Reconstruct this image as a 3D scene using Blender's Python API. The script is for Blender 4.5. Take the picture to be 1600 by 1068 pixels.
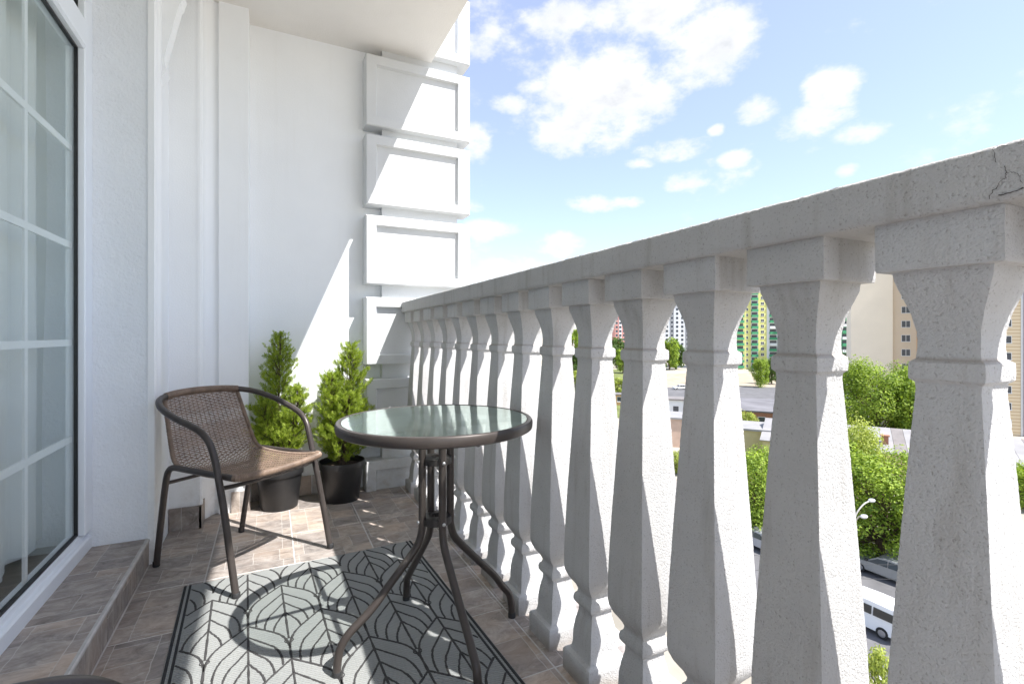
import bpy, bmesh, math, random
from mathutils import Vector, Matrix, noise
R = math.radians
random.seed(7)
for o in list(bpy.data.objects): bpy.data.objects.remove(o)
scene = bpy.context.scene
col = scene.collection

# ------------------------------------------------------------------ camera
F, U0, V0, CAMH = 770.0, 800.0, 522.0, 0.966
YAW = R(26.1)
cam = bpy.data.cameras.new('Camera')
cam.sensor_width = 36; cam.lens = F/1600*36
cam.shift_y = -12/1600
cam.clip_start = 0.02; cam.clip_end = 5000
camo = bpy.data.objects.new('Camera', cam); col.objects.link(camo)
camo.location = (0, 0, CAMH); camo.rotation_euler = (R(90), 0, -YAW)
scene.camera = camo
# ------------------------------------------------------------------ sun, exposure
SUN = Vector((0.422, -0.57, 1.0)).normalized()          # towards the sun
sd = bpy.data.lights.new('Sun', 'SUN'); sd.energy = 2.5; sd.angle = R(0.53); sd.color = (1, .975, .94)
so = bpy.data.objects.new('Sun', sd); col.objects.link(so)
so.rotation_euler = SUN.to_track_quat('Z', 'Y').to_euler(); so.location = (5, -8, 12)
scene.view_settings.view_transform = 'Standard'; scene.view_settings.look = 'None'
scene.view_settings.gamma = 1; scene.view_settings.use_curve_mapping = False
scene.view_settings.exposure = 1.96
scene.render.engine = 'CYCLES'
scene.cycles.max_bounces = 8; scene.cycles.diffuse_bounces = 5; scene.cycles.glossy_bounces = 3; scene.cycles.transparent_max_bounces = 16
# ------------------------------------------------------------------ world
world = bpy.data.worlds.new('World'); scene.world = world; world.use_nodes = True
world.cycles.sampling_method = 'MANUAL'; world.cycles.sample_map_resolution = 256
wt = world.node_tree; wt.nodes.clear()
def wn(t, **k):
    n = wt.nodes.new(t)
    for a, b in k.items(): setattr(n, a, b)
    return n
def wm(op, a, b=None, c=None, clamp=False):
    n = wn('ShaderNodeMath', operation=op); n.use_clamp = clamp
    for i, x in enumerate((a, b, c)):
        if x is None: continue
        if isinstance(x, (int, float)): n.inputs[i].default_value = x
        else: wt.links.new(x, n.inputs[i])
    return n.outputs[0]
sky = wn('ShaderNodeTexSky'); sky.sky_type = 'NISHITA'; sky.sun_disc = False
sky.sun_elevation = math.asin(SUN.z); sky.sun_rotation = math.atan2(SUN.x, SUN.y)
sky.altitude = 120; sky.air_density = 1.0; sky.dust_density = .9; sky.ozone_density = 1.0
tc = wn('ShaderNodeTexCoord'); sep = wn('ShaderNodeSeparateXYZ'); wt.links.new(tc.outputs['Generated'], sep.inputs[0])
az = wm('ARCTAN2', sep.outputs[0], sep.outputs[1]); el = wm('ARCSINE', sep.outputs[2])
# cumulus: each a lobe in azimuth / elevation, broken up with fractal noise
def px_dir(u, v):
    t = (u-U0)/F; w = (V0-v)/F
    d = Vector((math.sin(YAW)+t*math.cos(YAW), math.cos(YAW)-t*math.sin(YAW), w)).normalized()
    return math.atan2(d.x, d.y), math.asin(d.z)
CL = [(930,140,110,105,1.0),(880,205,55,40,.9),(1000,165,60,50,.9),(1100,55,90,90,1.0),(960,25,170,36,.85),(1030,20,120,55,.95),
      (1265,190,75,30,.85),(1300,140,55,45,.95),(1185,172,38,24,.8),(1340,205,45,20,.8),(1050,235,65,20,.8),(1147,248,26,16,.8),(1120,203,14,11,.8),
      (1070,283,40,20,.8),(950,318,60,14,.75),(795,163,30,16,.7),(745,225,30,36,.8),(760,360,45,20,.8),(870,385,45,24,.85),
      (800,415,70,18,.75),(1325,268,20,12,.7),(745,320,20,12,.6),(1000,255,30,12,.6),(840,135,30,14,.6)]
azel = wn('ShaderNodeCombineXYZ'); wt.links.new(az, azel.inputs[0]); wt.links.new(el, azel.inputs[1])
lobes = None
for (u, v, ru, rv, s) in CL:
    a0, e0 = px_dir(u, v); a1, _ = px_dir(u+ru, v); _, e1 = px_dir(u, v-rv)
    ia, ie = 1/abs(a1-a0), 1/abs(e1-e0)
    ma = wn('ShaderNodeVectorMath', operation='MULTIPLY_ADD'); wt.links.new(azel.outputs[0], ma.inputs[0])
    ma.inputs[1].default_value = (ia, ie, 0); ma.inputs[2].default_value = (-a0*ia, -e0*ie, 0)
    dt = wn('ShaderNodeVectorMath', operation='DOT_PRODUCT'); wt.links.new(ma.outputs[0], dt.inputs[0]); wt.links.new(ma.outputs[0], dt.inputs[1])
    q = wm('MULTIPLY_ADD', dt.outputs['Value'], -s*.95, s)
    lobes = q if lobes is None else wm('MAXIMUM', lobes, q)
mp = wn('ShaderNodeMapping'); mp.inputs['Scale'].default_value = (1, 1, 1.7); wt.links.new(tc.outputs['Generated'], mp.inputs[0])
nz = wn('ShaderNodeTexNoise'); nz.inputs['Scale'].default_value = 10; nz.inputs['Detail'].default_value = 6; nz.inputs['Roughness'].default_value = .62
wt.links.new(mp.outputs[0], nz.inputs[0])
nz2 = wn('ShaderNodeTexNoise'); nz2.inputs['Scale'].default_value = 2.6; nz2.inputs['Detail'].default_value = 2
wt.links.new(mp.outputs[0], nz2.inputs[0])
# clouds of the same kind all over the rest of the sky
gen = wm('MULTIPLY', wm('SUBTRACT', nz2.outputs[0], .55), 3.4)
lobes = wm('MAXIMUM', lobes, -1.0)
fieldv = wm('ADD', wm('MAXIMUM', lobes, gen), wm('MULTIPLY', wm('SUBTRACT', nz.outputs[0], .5), 3.9))
rmp = wn('ShaderNodeMapRange'); rmp.interpolation_type = 'SMOOTHSTEP'
rmp.inputs[1].default_value = -.1; rmp.inputs[2].default_value = 1.05; wt.links.new(fieldv, rmp.inputs[0])
thick = wn('ShaderNodeMapRange'); thick.inputs[1].default_value = .35; thick.inputs[2].default_value = 1.9; wt.links.new(fieldv, thick.inputs[0])
mp3 = wn('ShaderNodeMapping'); mp3.inputs['Scale'].default_value = (1, 1, 1.7); mp3.inputs['Location'].default_value = (.012, -.018, .05); wt.links.new(tc.outputs['Generated'], mp3.inputs[0])
nz3 = wn('ShaderNodeTexNoise'); nz3.inputs['Scale'].default_value = 10; nz3.inputs['Detail'].default_value = 3; wt.links.new(mp3.outputs[0], nz3.inputs[0])
under = wm('ADD', wm('MULTIPLY', wm('SUBTRACT', nz3.outputs[0], .47), 3.2), wm('MULTIPLY', thick.outputs[0], .55), clamp=True)
cc = wn('ShaderNodeMixRGB'); cc.inputs[1].default_value = (2.05, 2.06, 2.08, 1); cc.inputs[2].default_value = (1.28, 1.34, 1.44, 1)
wt.links.new(wm('MULTIPLY', under, thick.outputs[0], clamp=True), cc.inputs[0])
hz = wn('ShaderNodeMixRGB'); hz.inputs[0].default_value = .6; hz.inputs[2].default_value = (.82, .80, 1.02, 1)
wt.links.new(sky.outputs[0], hz.inputs[1])
cm = wn('ShaderNodeMixRGB'); wt.links.new(wm('MULTIPLY', rmp.outputs[0], .97), cm.inputs[0]); wt.links.new(hz.outputs[0], cm.inputs[1]); wt.links.new(cc.outputs[0], cm.inputs[2])
bg = wn('ShaderNodeBackground'); bg.inputs[1].default_value = .142; wt.links.new(cm.outputs[0], bg.inputs[0])
wo = wn('ShaderNodeOutputWorld'); wt.links.new(bg.outputs[0], wo.inputs[0])

# ------------------------------------------------------------------ materials
class NT:
    def __init__(s, name):
        s.m = bpy.data.materials.new(name); s.m.use_nodes = True
        s.t = s.m.node_tree; s.b = s.t.nodes['Principled BSDF']; s.out = s.t.nodes['Material Output']
    def n(s, t, **k):
        x = s.t.nodes.new(t)
        for a, b in k.items(): setattr(x, a, b)
        return x
    def l(s, a, b): s.t.links.new(a, b)
    def noise(s, scale, detail=4, rough=.55, vec=None, dist=0):
        x = s.n('ShaderNodeTexNoise'); x.inputs['Scale'].default_value = scale; x.inputs['Detail'].default_value = detail
        x.inputs['Roughness'].default_value = rough; x.inputs['Distortion'].default_value = dist
        s.l(vec if vec is not None else s.coord(), x.inputs[0]); return x.outputs[0]
    def coord(s, which='Object'):
        if not hasattr(s, '_tc'): s._tc = s.n('ShaderNodeTexCoord')
        return s._tc.outputs[which]
    def ramp(s, fac, stops):
        r = s.n('ShaderNodeValToRGB'); e = r.color_ramp.elements
        while len(e) < len(stops): e.new(.5)
        for i, (p, c) in enumerate(stops):
            e[i].position = p; e[i].color = (*c, 1) if len(c) == 3 else c
        s.l(fac, r.inputs[0]); return r.outputs[0]
    def math(s, op, a, b=0, clamp=False):
        x = s.n('ShaderNodeMath', operation=op); x.use_clamp = clamp
        for i, y in enumerate((a, b)):
            if isinstance(y, (int, float)): x.inputs[i].default_value = y
            else: s.l(y, x.inputs[i])
        return x.outputs[0]
    def mix(s, fac, a, b, mode='MIX'):
        x = s.n('ShaderNodeMixRGB', blend_type=mode)
        for i, y in enumerate((fac, a, b)):
            if isinstance(y, (int, float)): x.inputs[i].default_value = y
            elif isinstance(y, tuple): x.inputs[i].default_value = (*y, 1)
            else: s.l(y, x.inputs[i])
        return x.outputs[0]
    def bump(s, h, strength, dist, prev=None):
        x = s.n('ShaderNodeBump'); x.inputs['Strength'].default_value = strength; x.inputs['Distance'].default_value = dist
        s.l(h, x.inputs['Height'])
        if prev is not None: s.l(prev, x.inputs['Normal'])
        return x.outputs[0]
    def set(s, color=None, rough=None, normal=None, metal=None, **k):
        for key, v in (('Base Color', color), ('Roughness', rough), ('Normal', normal), ('Metallic', metal)):
            if v is None: continue
            if isinstance(v, (int, float)): s.b.inputs[key].default_value = v
            elif isinstance(v, tuple): s.b.inputs[key].default_value = (*v, 1)
            else: s.l(v, s.b.inputs[key])
        for kk, v in k.items(): s.b.inputs[kk.replace('_', ' ')].default_value = v
        return s.m
M = {}
def plain(name, c, rough=.6, var=.12, scale=6, metal=0, bump=0, bscale=80):
    t = NT(name); f = t.noise(scale)
    a = tuple(max(0, x*(1-var)) for x in c); b = tuple(min(1, x*(1+var)) for x in c)
    nrm = t.bump(t.noise(bscale, 3), bump, .01) if bump else None
    M[name] = t.set(t.ramp(f, [(.3, a), (.7, b)]), rough, nrm, metal); return M[name]
# roughcast paint on the balustrade
t = NT('roughcast')
oi = t.n('ShaderNodeObjectInfo'); cb = t.n('ShaderNodeCombineXYZ'); t.l(t.math('MULTIPLY', oi.outputs['Random'], 23), cb.inputs[0]); t.l(t.math('MULTIPLY', oi.outputs['Random'], 57), cb.inputs[2])
vo = t.n('ShaderNodeVectorMath', operation='ADD'); t.l(t.coord(), vo.inputs[0]); t.l(cb.outputs[0], vo.inputs[1])
f1 = t.noise(250, 2, .65); f3 = t.noise(5, 4, .6, vo.outputs[0])
sm = t.n('ShaderNodeMapping'); sm.inputs['Scale'].default_value = (30, 30, 3.0); t.l(vo.outputs[0], sm.inputs[0]); fs_ = t.noise(1, 4, .6, sm.outputs[0])
base = t.ramp(f3, [(.3, (.475, .473, .472)), (.7, (.545, .543, .542))])
pit = t.ramp(f1, [(.31, (.40, .37, .33)), (.40, (1, 1, 1))])
base = t.mix(1, base, t.ramp(oi.outputs['Random'], [(0, (.93, .925, .915)), (1, (1.05, 1.05, 1.055))]), 'MULTIPLY'); c = t.mix(.48, base, pit, 'MULTIPLY'); c = t.mix(.55, c, t.ramp(fs_, [(.28, (.72, .69, .65)), (.46, (1, 1, 1))]), 'MULTIPLY')
sz = t.n('ShaderNodeSeparateXYZ'); t.l(t.coord(), sz.inputs[0])   # dust lying on the upper edge of the ring
dz = t.math('ABSOLUTE', t.math('SUBTRACT', sz.outputs[2], .929)); dst = t.math('MULTIPLY', t.math('SUBTRACT', .005, dz), 200, True)
c = t.mix(t.math('MULTIPLY', dst, t.math('MULTIPLY', f3, .9)), c, (.30, .23, .17))
foot = t.math('MULTIPLY', t.math('SUBTRACT', .05, sz.outputs[2]), 26, True); c = t.mix(t.math('MULTIPLY', foot, t.ramp(f3, [(.4, (0, 0, 0)), (.62, (.8, .8, .8))])), c, (.27, .23, .19))
n2 = t.bump(f1, .75, .003)
M['roughcast'] = t.set(c, .9, n2)
# smooth white wall paint
t = NT('wall_paint'); f3 = t.noise(2.2, 6, .6); f = t.noise(140, 3)
ps = t.n('ShaderNodeSeparateXYZ'); t.l(t.n('ShaderNodeNewGeometry').outputs['Position'], ps.inputs[0])
lowd = t.math('MULTIPLY', t.math('SUBTRACT', .5, ps.outputs[2]), 1.4, True); sp_ = t.noise(16, 5, .7)
wc = t.mix(t.math('MULTIPLY', lowd, t.ramp(sp_, [(.46, (0, 0, 0)), (.7, (.55, .55, .55))])), t.ramp(f3, [(.3, (.845, .865, .885)), (.7, (.885, .905, .92))]), (.5, .45, .39))
smw = t.n('ShaderNodeMapping'); smw.inputs['Scale'].default_value = (22, 22, 1.2); t.l(t.coord(), smw.inputs[0]); drip = t.noise(1, 4, .6, smw.outputs[0])
wc = t.mix(.13, wc, t.ramp(drip, [(.3, (.86, .84, .81)), (.45, (1, 1, 1))]), 'MULTIPLY')
M['wall_paint'] = t.set(wc, .85, t.bump(f, .25, .003))
t = NT('stucco'); f3 = t.noise(2.5, 6, .6); f = t.noise(95, 4, .6); g = t.noise(30, 3)
M['stucco'] = t.set(t.ramp(f3, [(.3, (.78, .81, .85)), (.7, (.83, .86, .90))]), .9, t.bump(t.math('ADD', f, g), .55, .007))
t = NT('quoin_paint'); f3 = t.noise(3, 6, .65); f = t.noise(120, 3)
gr = t.n('ShaderNodeSeparateXYZ'); t.l(t.n('ShaderNodeNewGeometry').outputs['Position'], gr.inputs[0])
stain = t.noise(11, 6, .7)
low = t.math('MULTIPLY', t.math('SUBTRACT', .42, gr.outputs[2]), 2.0, True)
dirt = t.math('MULTIPLY', low, t.ramp(stain, [(.45, (0, 0, 0)), (.7, (1, 1, 1))]), True)
c = t.mix(dirt, t.ramp(f3, [(.3, (.59, .603, .608)), (.7, (.645, .66, .665))]), (.42, .38, .33))
M['quoin_paint'] = t.set(c, .85, t.bump(f, .3, .003))
# slate-look floor tile
t = NT('slate_tile')
oi = t.n('ShaderNodeObjectInfo'); rnd = oi.outputs['Random']
cmb = t.n('ShaderNodeCombineXYZ'); t.l(t.math('MULTIPLY', rnd, 37), cmb.inputs[0]); t.l(t.math('MULTIPLY', rnd, 91), cmb.inputs[1])
va = t.n('ShaderNodeVectorMath', operation='ADD'); t.l(t.coord(), va.inputs[0]); t.l(cmb.outputs[0], va.inputs[1])
vs = t.n('ShaderNodeMapping'); vs.inputs['Scale'].default_value = (1, 1.7, 1); t.l(va.outputs[0], vs.inputs[0])
f1 = t.noise(13, 8, .72, vs.outputs[0], .8); f2 = t.noise(3.2, 4, .6, va.outputs[0]); f3 = t.noise(26, 6, .7, vs.outputs[0], 1.0)
c = t.ramp(f1, [(.30, (.15, .133, .125)), (.44, (.285, .257, .24)), (.56, (.39, .355, .33)), (.72, (.55, .52, .495))])
c = t.mix(t.math('MULTIPLY', t.ramp(f2, [(.48, (0, 0, 0)), (.66, (1, 1, 1))]), .55), c, (.47, .37, .295))
c = t.mix(t.ramp(f3, [(.60, (0, 0, 0)), (.74, (.6, .6, .6))]), c, (.64, .61, .58))
c = t.mix(.55, c, t.ramp(rnd, [(0, (.8, .78, .76)), (1, (1.12, 1.1, 1.08))]), 'MULTIPLY')
# printed stone joints inside each tile
wob = t.n('ShaderNodeVectorMath', operation='ADD'); nv = t.n('ShaderNodeTexNoise'); nv.inputs['Scale'].default_value = 14; t.l(va.outputs[0], nv.inputs[0])
sc = t.n('ShaderNodeVectorMath', operation='SCALE'); sc.inputs['Scale'].default_value = .010; t.l(nv.outputs['Color'], sc.inputs[0])
sx_ = t.n('ShaderNodeSeparateXYZ'); t.l(t.coord(), sx_.inputs[0]); sw = t.n('ShaderNodeCombineXYZ'); t.l(sx_.outputs[1], sw.inputs[0]); t.l(sx_.outputs[0], sw.inputs[1])
rv = t.math('FRACT', t.math('MULTIPLY', rnd, 7.31)); ru = t.math('GREATER_THAN', rv, .45)
mv = t.n('ShaderNodeMix', data_type='VECTOR'); t.l(ru, mv.inputs[0]); t.l(t.coord(), mv.inputs[4]); t.l(sw.outputs[0], mv.inputs[5])
va2 = t.n('ShaderNodeVectorMath', operation='ADD'); t.l(mv.outputs[1], va2.inputs[0]); t.l(cmb.outputs[0], va2.inputs[1]); t.l(va2.outputs[0], wob.inputs[0]); t.l(sc.outputs[0], wob.inputs[1])
br = t.n('ShaderNodeTexBrick'); br.offset = .31; br.offset_frequency = 2; br.squash = .55; br.squash_frequency = 2
br.inputs['Color1'].default_value = (.72, .72, .74, 1); br.inputs['Color2'].default_value = (1.2, 1.13, 1.06, 1); br.inputs['Mortar'].default_value = (1, 1, 1, 1)
br.inputs['Scale'].default_value = 1; br.inputs['Mortar Size'].default_value = .0017; br.inputs['Mortar Smooth'].default_value = .4
br.inputs['Brick Width'].default_value = .185; br.inputs['Row Height'].default_value = .118
t.l(wob.outputs[0], br.inputs['Vector'])
c = t.mix(.8, c, br.outputs['Color'], 'MULTIPLY')
c = t.mix(t.math('MULTIPLY', br.outputs['Fac'], .45), c, (.60, .57, .54))
rg = t.ramp(f2, [(.3, (.38, .38, .38)), (.7, (.6, .6, .6))])
M['slate_tile'] = t.set(c, rg, t.bump(t.math('SUBTRACT', f1, t.math('MULTIPLY', br.outputs['Fac'], .5)), .35, .004))
plain('grout', (.55, .53, .51), .95, .15, 30, bump=.3)
plain('grout_pale', (.48, .465, .45), .9, .12, 30)
plain('upvc', (.82, .86, .91), .35, .02)
plain('crack_dark', (.06, .05, .042), .95)
plain('gasket', (.015, .016, .018), .5)
plain('muntin', (.84, .85, .86), .4, .02)
plain('ceiling_paint', (.80, .775, .74), .9, .03, 3, bump=.15, bscale=120)
# metals and rattan
t = NT('bronze_metal'); f = t.noise(12, 4); M['bronze_metal'] = t.set(t.ramp(f, [(.3, (.052, .043, .039)), (.7, (.072, .060, .054))]), .38, t.bump(t.noise(900, 2), .08, .001), .25)
plain('dark_plate', (.03, .027, .026), .45, .15, 12, .2)
plain('bolt_steel', (.6, .6, .6), .3, .1, 40, .9)
t = NT('rattan'); f = t.noise(30, 4); f2 = t.noise(260, 2)
M['rattan'] = t.set(t.mix(.3, t.ramp(f, [(.3, (.155, .11, .082)), (.7, (.275, .198, .147))]), t.ramp(f2, [(.3, (.55, .5, .45)), (.7, (1.3, 1.25, 1.2))]), 'MULTIPLY'), .42, t.bump(f2, .3, .001))
# glass
def glass(name, tint, gloss_rough, diff=0.0, bump=0, refl=1.0):
    t = NT(name); t.t.nodes.remove(t.b)
    tr = t.n('ShaderNodeBsdfTransparent'); tr.inputs[0].default_value = (*tint, 1)
    gl = t.n('ShaderNodeBsdfGlossy'); gl.inputs['Roughness'].default_value = gloss_rough; gl.inputs[0].default_value = (.88, 1, .95, 1)
    df = t.n('ShaderNodeBsdfTranslucent'); df.inputs[0].default_value = (tint[0]*.9, tint[1]*.9, tint[2]*.9, 1)
    fr = t.n('ShaderNodeFresnel'); bk = t.n('ShaderNodeNewGeometry'); t.l(t.math('ADD', 1.5, t.math('MULTIPLY', bk.outputs['Backfacing'], 1/1.5-1.5)), fr.inputs[0])
    if bump:
        nb = t.bump(t.noise(42, 3, .5), bump, .002); t.l(nb, gl.inputs['Normal'])
    m1 = t.n('ShaderNodeMixShader'); m1.inputs[0].default_value = diff; t.l(tr.outputs[0], m1.inputs[1]); t.l(df.outputs[0], m1.inputs[2])
    m2 = t.n('ShaderNodeMixShader'); t.l(t.math('MULTIPLY', fr.outputs[0], refl, True), m2.inputs[0]); t.l(m1.outputs[0], m2.inputs[1]); t.l(gl.outputs[0], m2.inputs[2])
    t.l(m2.outputs[0], t.out.inputs[0]); M[name] = t.m
glass('window_glass', (.965, .975, .975), .01, 0, 0, .75)
glass('table_glass', (.965, .99, .98), .05, .07, .12, 1.6)
t = NT('curtain'); t.set((.64, .665, .66), .9); M['curtain'] = t.m
plain('room_paint', (.72, .72, .71), .9)
plain('room_floor', (.12, .09, .07), .5)
# rug
t = NT('rug_field'); sp = t.n('ShaderNodeSeparateXYZ'); t.l(t.coord(), sp.inputs[0])
wv = t.n('ShaderNodeTexWave'); wv.inputs['Scale'].default_value = 60; wv.bands_direction = 'DIAGONAL'; wv.inputs['Distortion'].default_value = 1.5; t.l(t.coord(), wv.inputs[0])
f = t.noise(4, 4)
c = t.mix(.35, t.ramp(f, [(.3, (.26, .27, .265)), (.7, (.32, .325, .315))]), t.ramp(wv.outputs[0], [(0, (.75, .77, .77)), (1, (1.1, 1.1, 1.1))]), 'MULTIPLY')
M['rug_field'] = t.set(c, .85, t.bump(wv.outputs[0], .8, .003))
plain('rug_line', (.042, .041, .041), .85, .3, 60, bump=.4, bscale=400)
plain('rug_edge', (.02, .021, .024), .8, .3, 60, bump=.4, bscale=400)
# plants and pots
plain('pot_plastic', (.018, .018, .019), .42, .15, 20)
plain('soil', (.05, .035, .025), .95, .4, 60, bump=.6)
plain('bark', (.11, .075, .05), .9, .3, 30, bump=.6)
def leafmat(name, a, b, scale, trans=.35):
    t = NT(name); g = t.n('ShaderNodeNewGeometry'); f = t.noise(scale, 4, .6)
    rr = t.math('ADD', t.math('MULTIPLY', g.outputs['Random Per Island'], .45), t.math('MULTIPLY', f, .75))
    c = t.ramp(rr, [(.3, a), (.85, b)])
    t.set(c, .55); t.b.inputs['Specular IOR Level'].default_value = .3
    tl = t.n('ShaderNodeBsdfTranslucent'); t.l(t.mix(1, c, (1.25, 1.3, .5), 'MULTIPLY'), tl.inputs[0])
    m = t.n('ShaderNodeMixShader'); m.inputs[0].default_value = trans
    t.l(t.b.outputs[0], m.inputs[1]); t.l(tl.outputs[0], m.inputs[2]); t.l(m.outputs[0], t.out.inputs[0]); M[name] = t.m
leafmat('thuja_leaf', (.10, .17, .02), (.44, .53, .08), 16, .4)
leafmat('leaf_mid', (.075, .145, .018), (.40, .51, .075), 5)
leafmat('leaf_yellow', (.14, .20, .03), (.52, .56, .15), 5)
leafmat('leaf_dark', (.04, .085, .02), (.12, .19, .04), 5)
# town
plain('asphalt', (.13, .127, .13), .9, .2, .6, bump=.3, bscale=30)
plain('bitumen', (.16, .155, .165), .85, .25, .25)
plain('sand', (.36, .30, .22), .95, .2, .3)
plain('lawn', (.13, .15, .04), .95, .45, .22)
plain('earth', (.37, .335, .27), .95, .35, .15)
plain('kerb_stone', (.42, .41, .39), .9, .12, 4)
plain('paving', (.33, .30, .28), .9, .15, 1.5)
plain('beige_panel', (.86, .77, .63), .85, .03, .3)
plain('beige_dark', (.68, .57, .44), .85, .03, .3)
plain('orange_panel', (.72, .43, .2), .85, .04, .3)
plain('yellow_panel', (.66, .64, .24), .8, .05, .2)
plain('green_panel', (.06, .30, .145), .8, .08, .2)
plain('white_panel', (.70, .72, .73), .8, .05, .2)
plain('pink_panel', (.62, .28, .24), .8, .05, .2)
plain('grey_panel', (.30, .31, .33), .8, .05, .2)
plain('lilac_panel', (.36, .30, .36), .8, .05, .2)
plain('brick_red', (.34, .16, .10), .9, .15, 3)
plain('pink_plaster', (.58, .42, .33), .9, .1, 1)
plain('yellow_plaster', (.55, .47, .26), .9, .08, 1)
plain('roof_metal', (.20, .18, .17), .6, .2, .5)
plain('roof_metal_pale', (.29, .28, .275), .55, .12, .5)
plain('far_pane', (.06, .07, .085), .12, .2, .4)
plain('far_frame', (.74, .74, .74), .6, .03)
t = NT('ochre_brick'); wv = t.n('ShaderNodeTexWave'); wv.bands_direction = 'Z'; wv.inputs['Scale'].default_value = .55; t.l(t.coord(), wv.inputs[0])
M['ochre_brick'] = t.set(t.ramp(wv.outputs[0], [(.1, (.56, .42, .26)), (.3, (.70, .57, .39)), (.9, (.72, .60, .42))]), .9)
plain('van_white', (.78, .79, .80), .25, .02)
plain('car_grey', (.33, .34, .34), .28, .04, 6, .5)
plain('car_silver', (.5, .51, .53), .28, .04, 6, .5)
plain('car_glass', (.02, .024, .028), .06)
plain('tyre', (.018, .018, .018), .8)
plain('rim', (.38, .38, .39), .35, .1, 6, .7)
plain('lamp_red', (.5, .02, .015), .3)
plain('lamp_clear', (.8, .8, .78), .15)
plain('black_plastic', (.025, .025, .026), .6)
plain('lamp_pole', (.40, .38, .35), .6, .1)
plain('lamp_white', (.5, .51, .53), .4, .02)
plain('wire', (.03, .03, .03), .7)

# ------------------------------------------------------------------ helpers
def props(o, label=None, cat=None, group=None, kind=None):
    for k, v in (('label', label), ('category', cat), ('group', group), ('kind', kind)):
        if v: o[k] = v
    return o
def empty(name, loc=(0, 0, 0), rz=0, label=None, cat=None, group=None, kind=None):
    o = bpy.data.objects.new(name, None); col.objects.link(o); o.empty_display_size = .1
    o.location = loc; o.rotation_euler = (0, 0, rz); return props(o, label, cat, group, kind)
class MB:
    def __init__(s): s.v = []; s.f = []
    def add(s, vs, fs):
        b = len(s.v); s.v += [tuple(p) for p in vs]; s.f += [tuple(i+b for i in f) for f in fs]; return s
    def box(s, a, b):
        (x0, y0, z0), (x1, y1, z1) = a, b
        return s.add([(x0,y0,z0),(x1,y0,z0),(x1,y1,z0),(x0,y1,z0),(x0,y0,z1),(x1,y0,z1),(x1,y1,z1),(x0,y1,z1)],
              [(0,3,2,1),(4,5,6,7),(0,1,5,4),(1,2,6,5),(2,3,7,6),(3,0,4,7)])
    def prism(s, poly, axis, a, b):                # extrude a 2-D polygon along an axis
        n = len(poly)
        def P(p, h): return {'x': (h, p[0], p[1]), 'y': (p[0], h, p[1]), 'z': (p[0], p[1], h)}[axis]
        return s.add([P(p, a) for p in poly]+[P(p, b) for p in poly],
              [tuple(range(n))[::-1], tuple(range(n, 2*n))]+[(i, (i+1) % n, n+(i+1) % n, n+i) for i in range(n)])
    def lathe(s, prof, n=32, c=(0, 0, 0), cap=True):
        vs = []; fs = []
        for r, z in prof:
            for k in range(n):
                a = 2*math.pi*k/n; vs.append((c[0]+r*math.cos(a), c[1]+r*math.sin(a), c[2]+z))
        for i in range(len(prof)-1):
            for k in range(n):
                fs.append((i*n+k, i*n+(k+1) % n, (i+1)*n+(k+1) % n, (i+1)*n+k))
        if cap: fs.append(tuple(range(n))[::-1]); fs.append(tuple(range((len(prof)-1)*n, len(prof)*n)))
        return s.add(vs, fs)
    def tube(s, pts, r, n=10, closed=False, cap=True, rfun=None):
        pts = [Vector(p) for p in pts]; m = len(pts); vs = []; fs = []
        up = None
        for i in range(m):
            if closed: d = pts[(i+1) % m]-pts[i-1]
            else: d = pts[min(i+1, m-1)]-pts[max(i-1, 0)]
            d.normalize()
            if up is None:
                up = Vector((0, 0, 1)) if abs(d.z) < .9 else Vector((1, 0, 0))
            up = (up-d*up.dot(d)).normalized(); sd = d.cross(up)
            rr = rfun(i) if rfun else r
            for k in range(n):
                a = 2*math.pi*k/n; vs.append(pts[i]+(up*math.cos(a)+sd*math.sin(a))*rr)
        for i in range(m if closed else m-1):
            j = (i+1) % m
            for k in range(n): fs.append((i*n+k, j*n+k, j*n+(k+1) % n, i*n+(k+1) % n))
        if cap and not closed: fs.append(tuple(range(n))); fs.append(tuple(range((m-1)*n, m*n))[::-1])
        return s.add(vs, fs)
    def build(s, name, mat, parent=None, smooth=False, loc=None, angle=40):
        me = bpy.data.meshes.new(name); me.from_pydata(s.v, [], s.f); me.update()
        bm = bmesh.new(); bm.from_mesh(me); bmesh.ops.recalc_face_normals(bm, faces=bm.faces); bm.to_mesh(me); bm.free()
        return link(name, me, mat, parent, smooth, loc, angle)
def link(name, me, mat, parent=None, smooth=False, loc=None, angle=40):
    if mat and not me.materials: me.materials.append(M[mat])
    if smooth:
        me.polygons.foreach_set('use_smooth', [True]*len(me.polygons))
        me.set_sharp_from_angle(angle=R(angle))
    o = bpy.data.objects.new(name, me); col.objects.link(o)
    if parent: o.parent = parent
    if loc: o.location = loc
    return o
def wparts(o, parent):                             # parent keeping world placement (unrotated parents)
    o.parent = parent; p = Vector((0, 0, 0)); q = parent
    while q: p += q.location; q = q.parent
    o.location = Vector(o.location)-p; return o
def spline(pts, sub=8, closed=False):
    P = [Vector(p) for p in pts]; n = len(P); out = []
    rng = n if closed else n-1
    for i in range(rng):
        p1, p2 = P[i], P[(i+1) % n]
        p0 = P[i-1] if (closed or i > 0) else p1*2-p2
        p3 = P[(i+2) % n] if (closed or i+2 < n) else p2*2-p1
        for k in range(sub):
            u = k/sub
            out.append(.5*((2*p1)+(p2-p0)*u+(2*p0-5*p1+4*p2-p3)*u*u+(3*p1-p0-3*p2+p3)*u**3))
    if not closed: out.append(P[-1])
    return out
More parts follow.
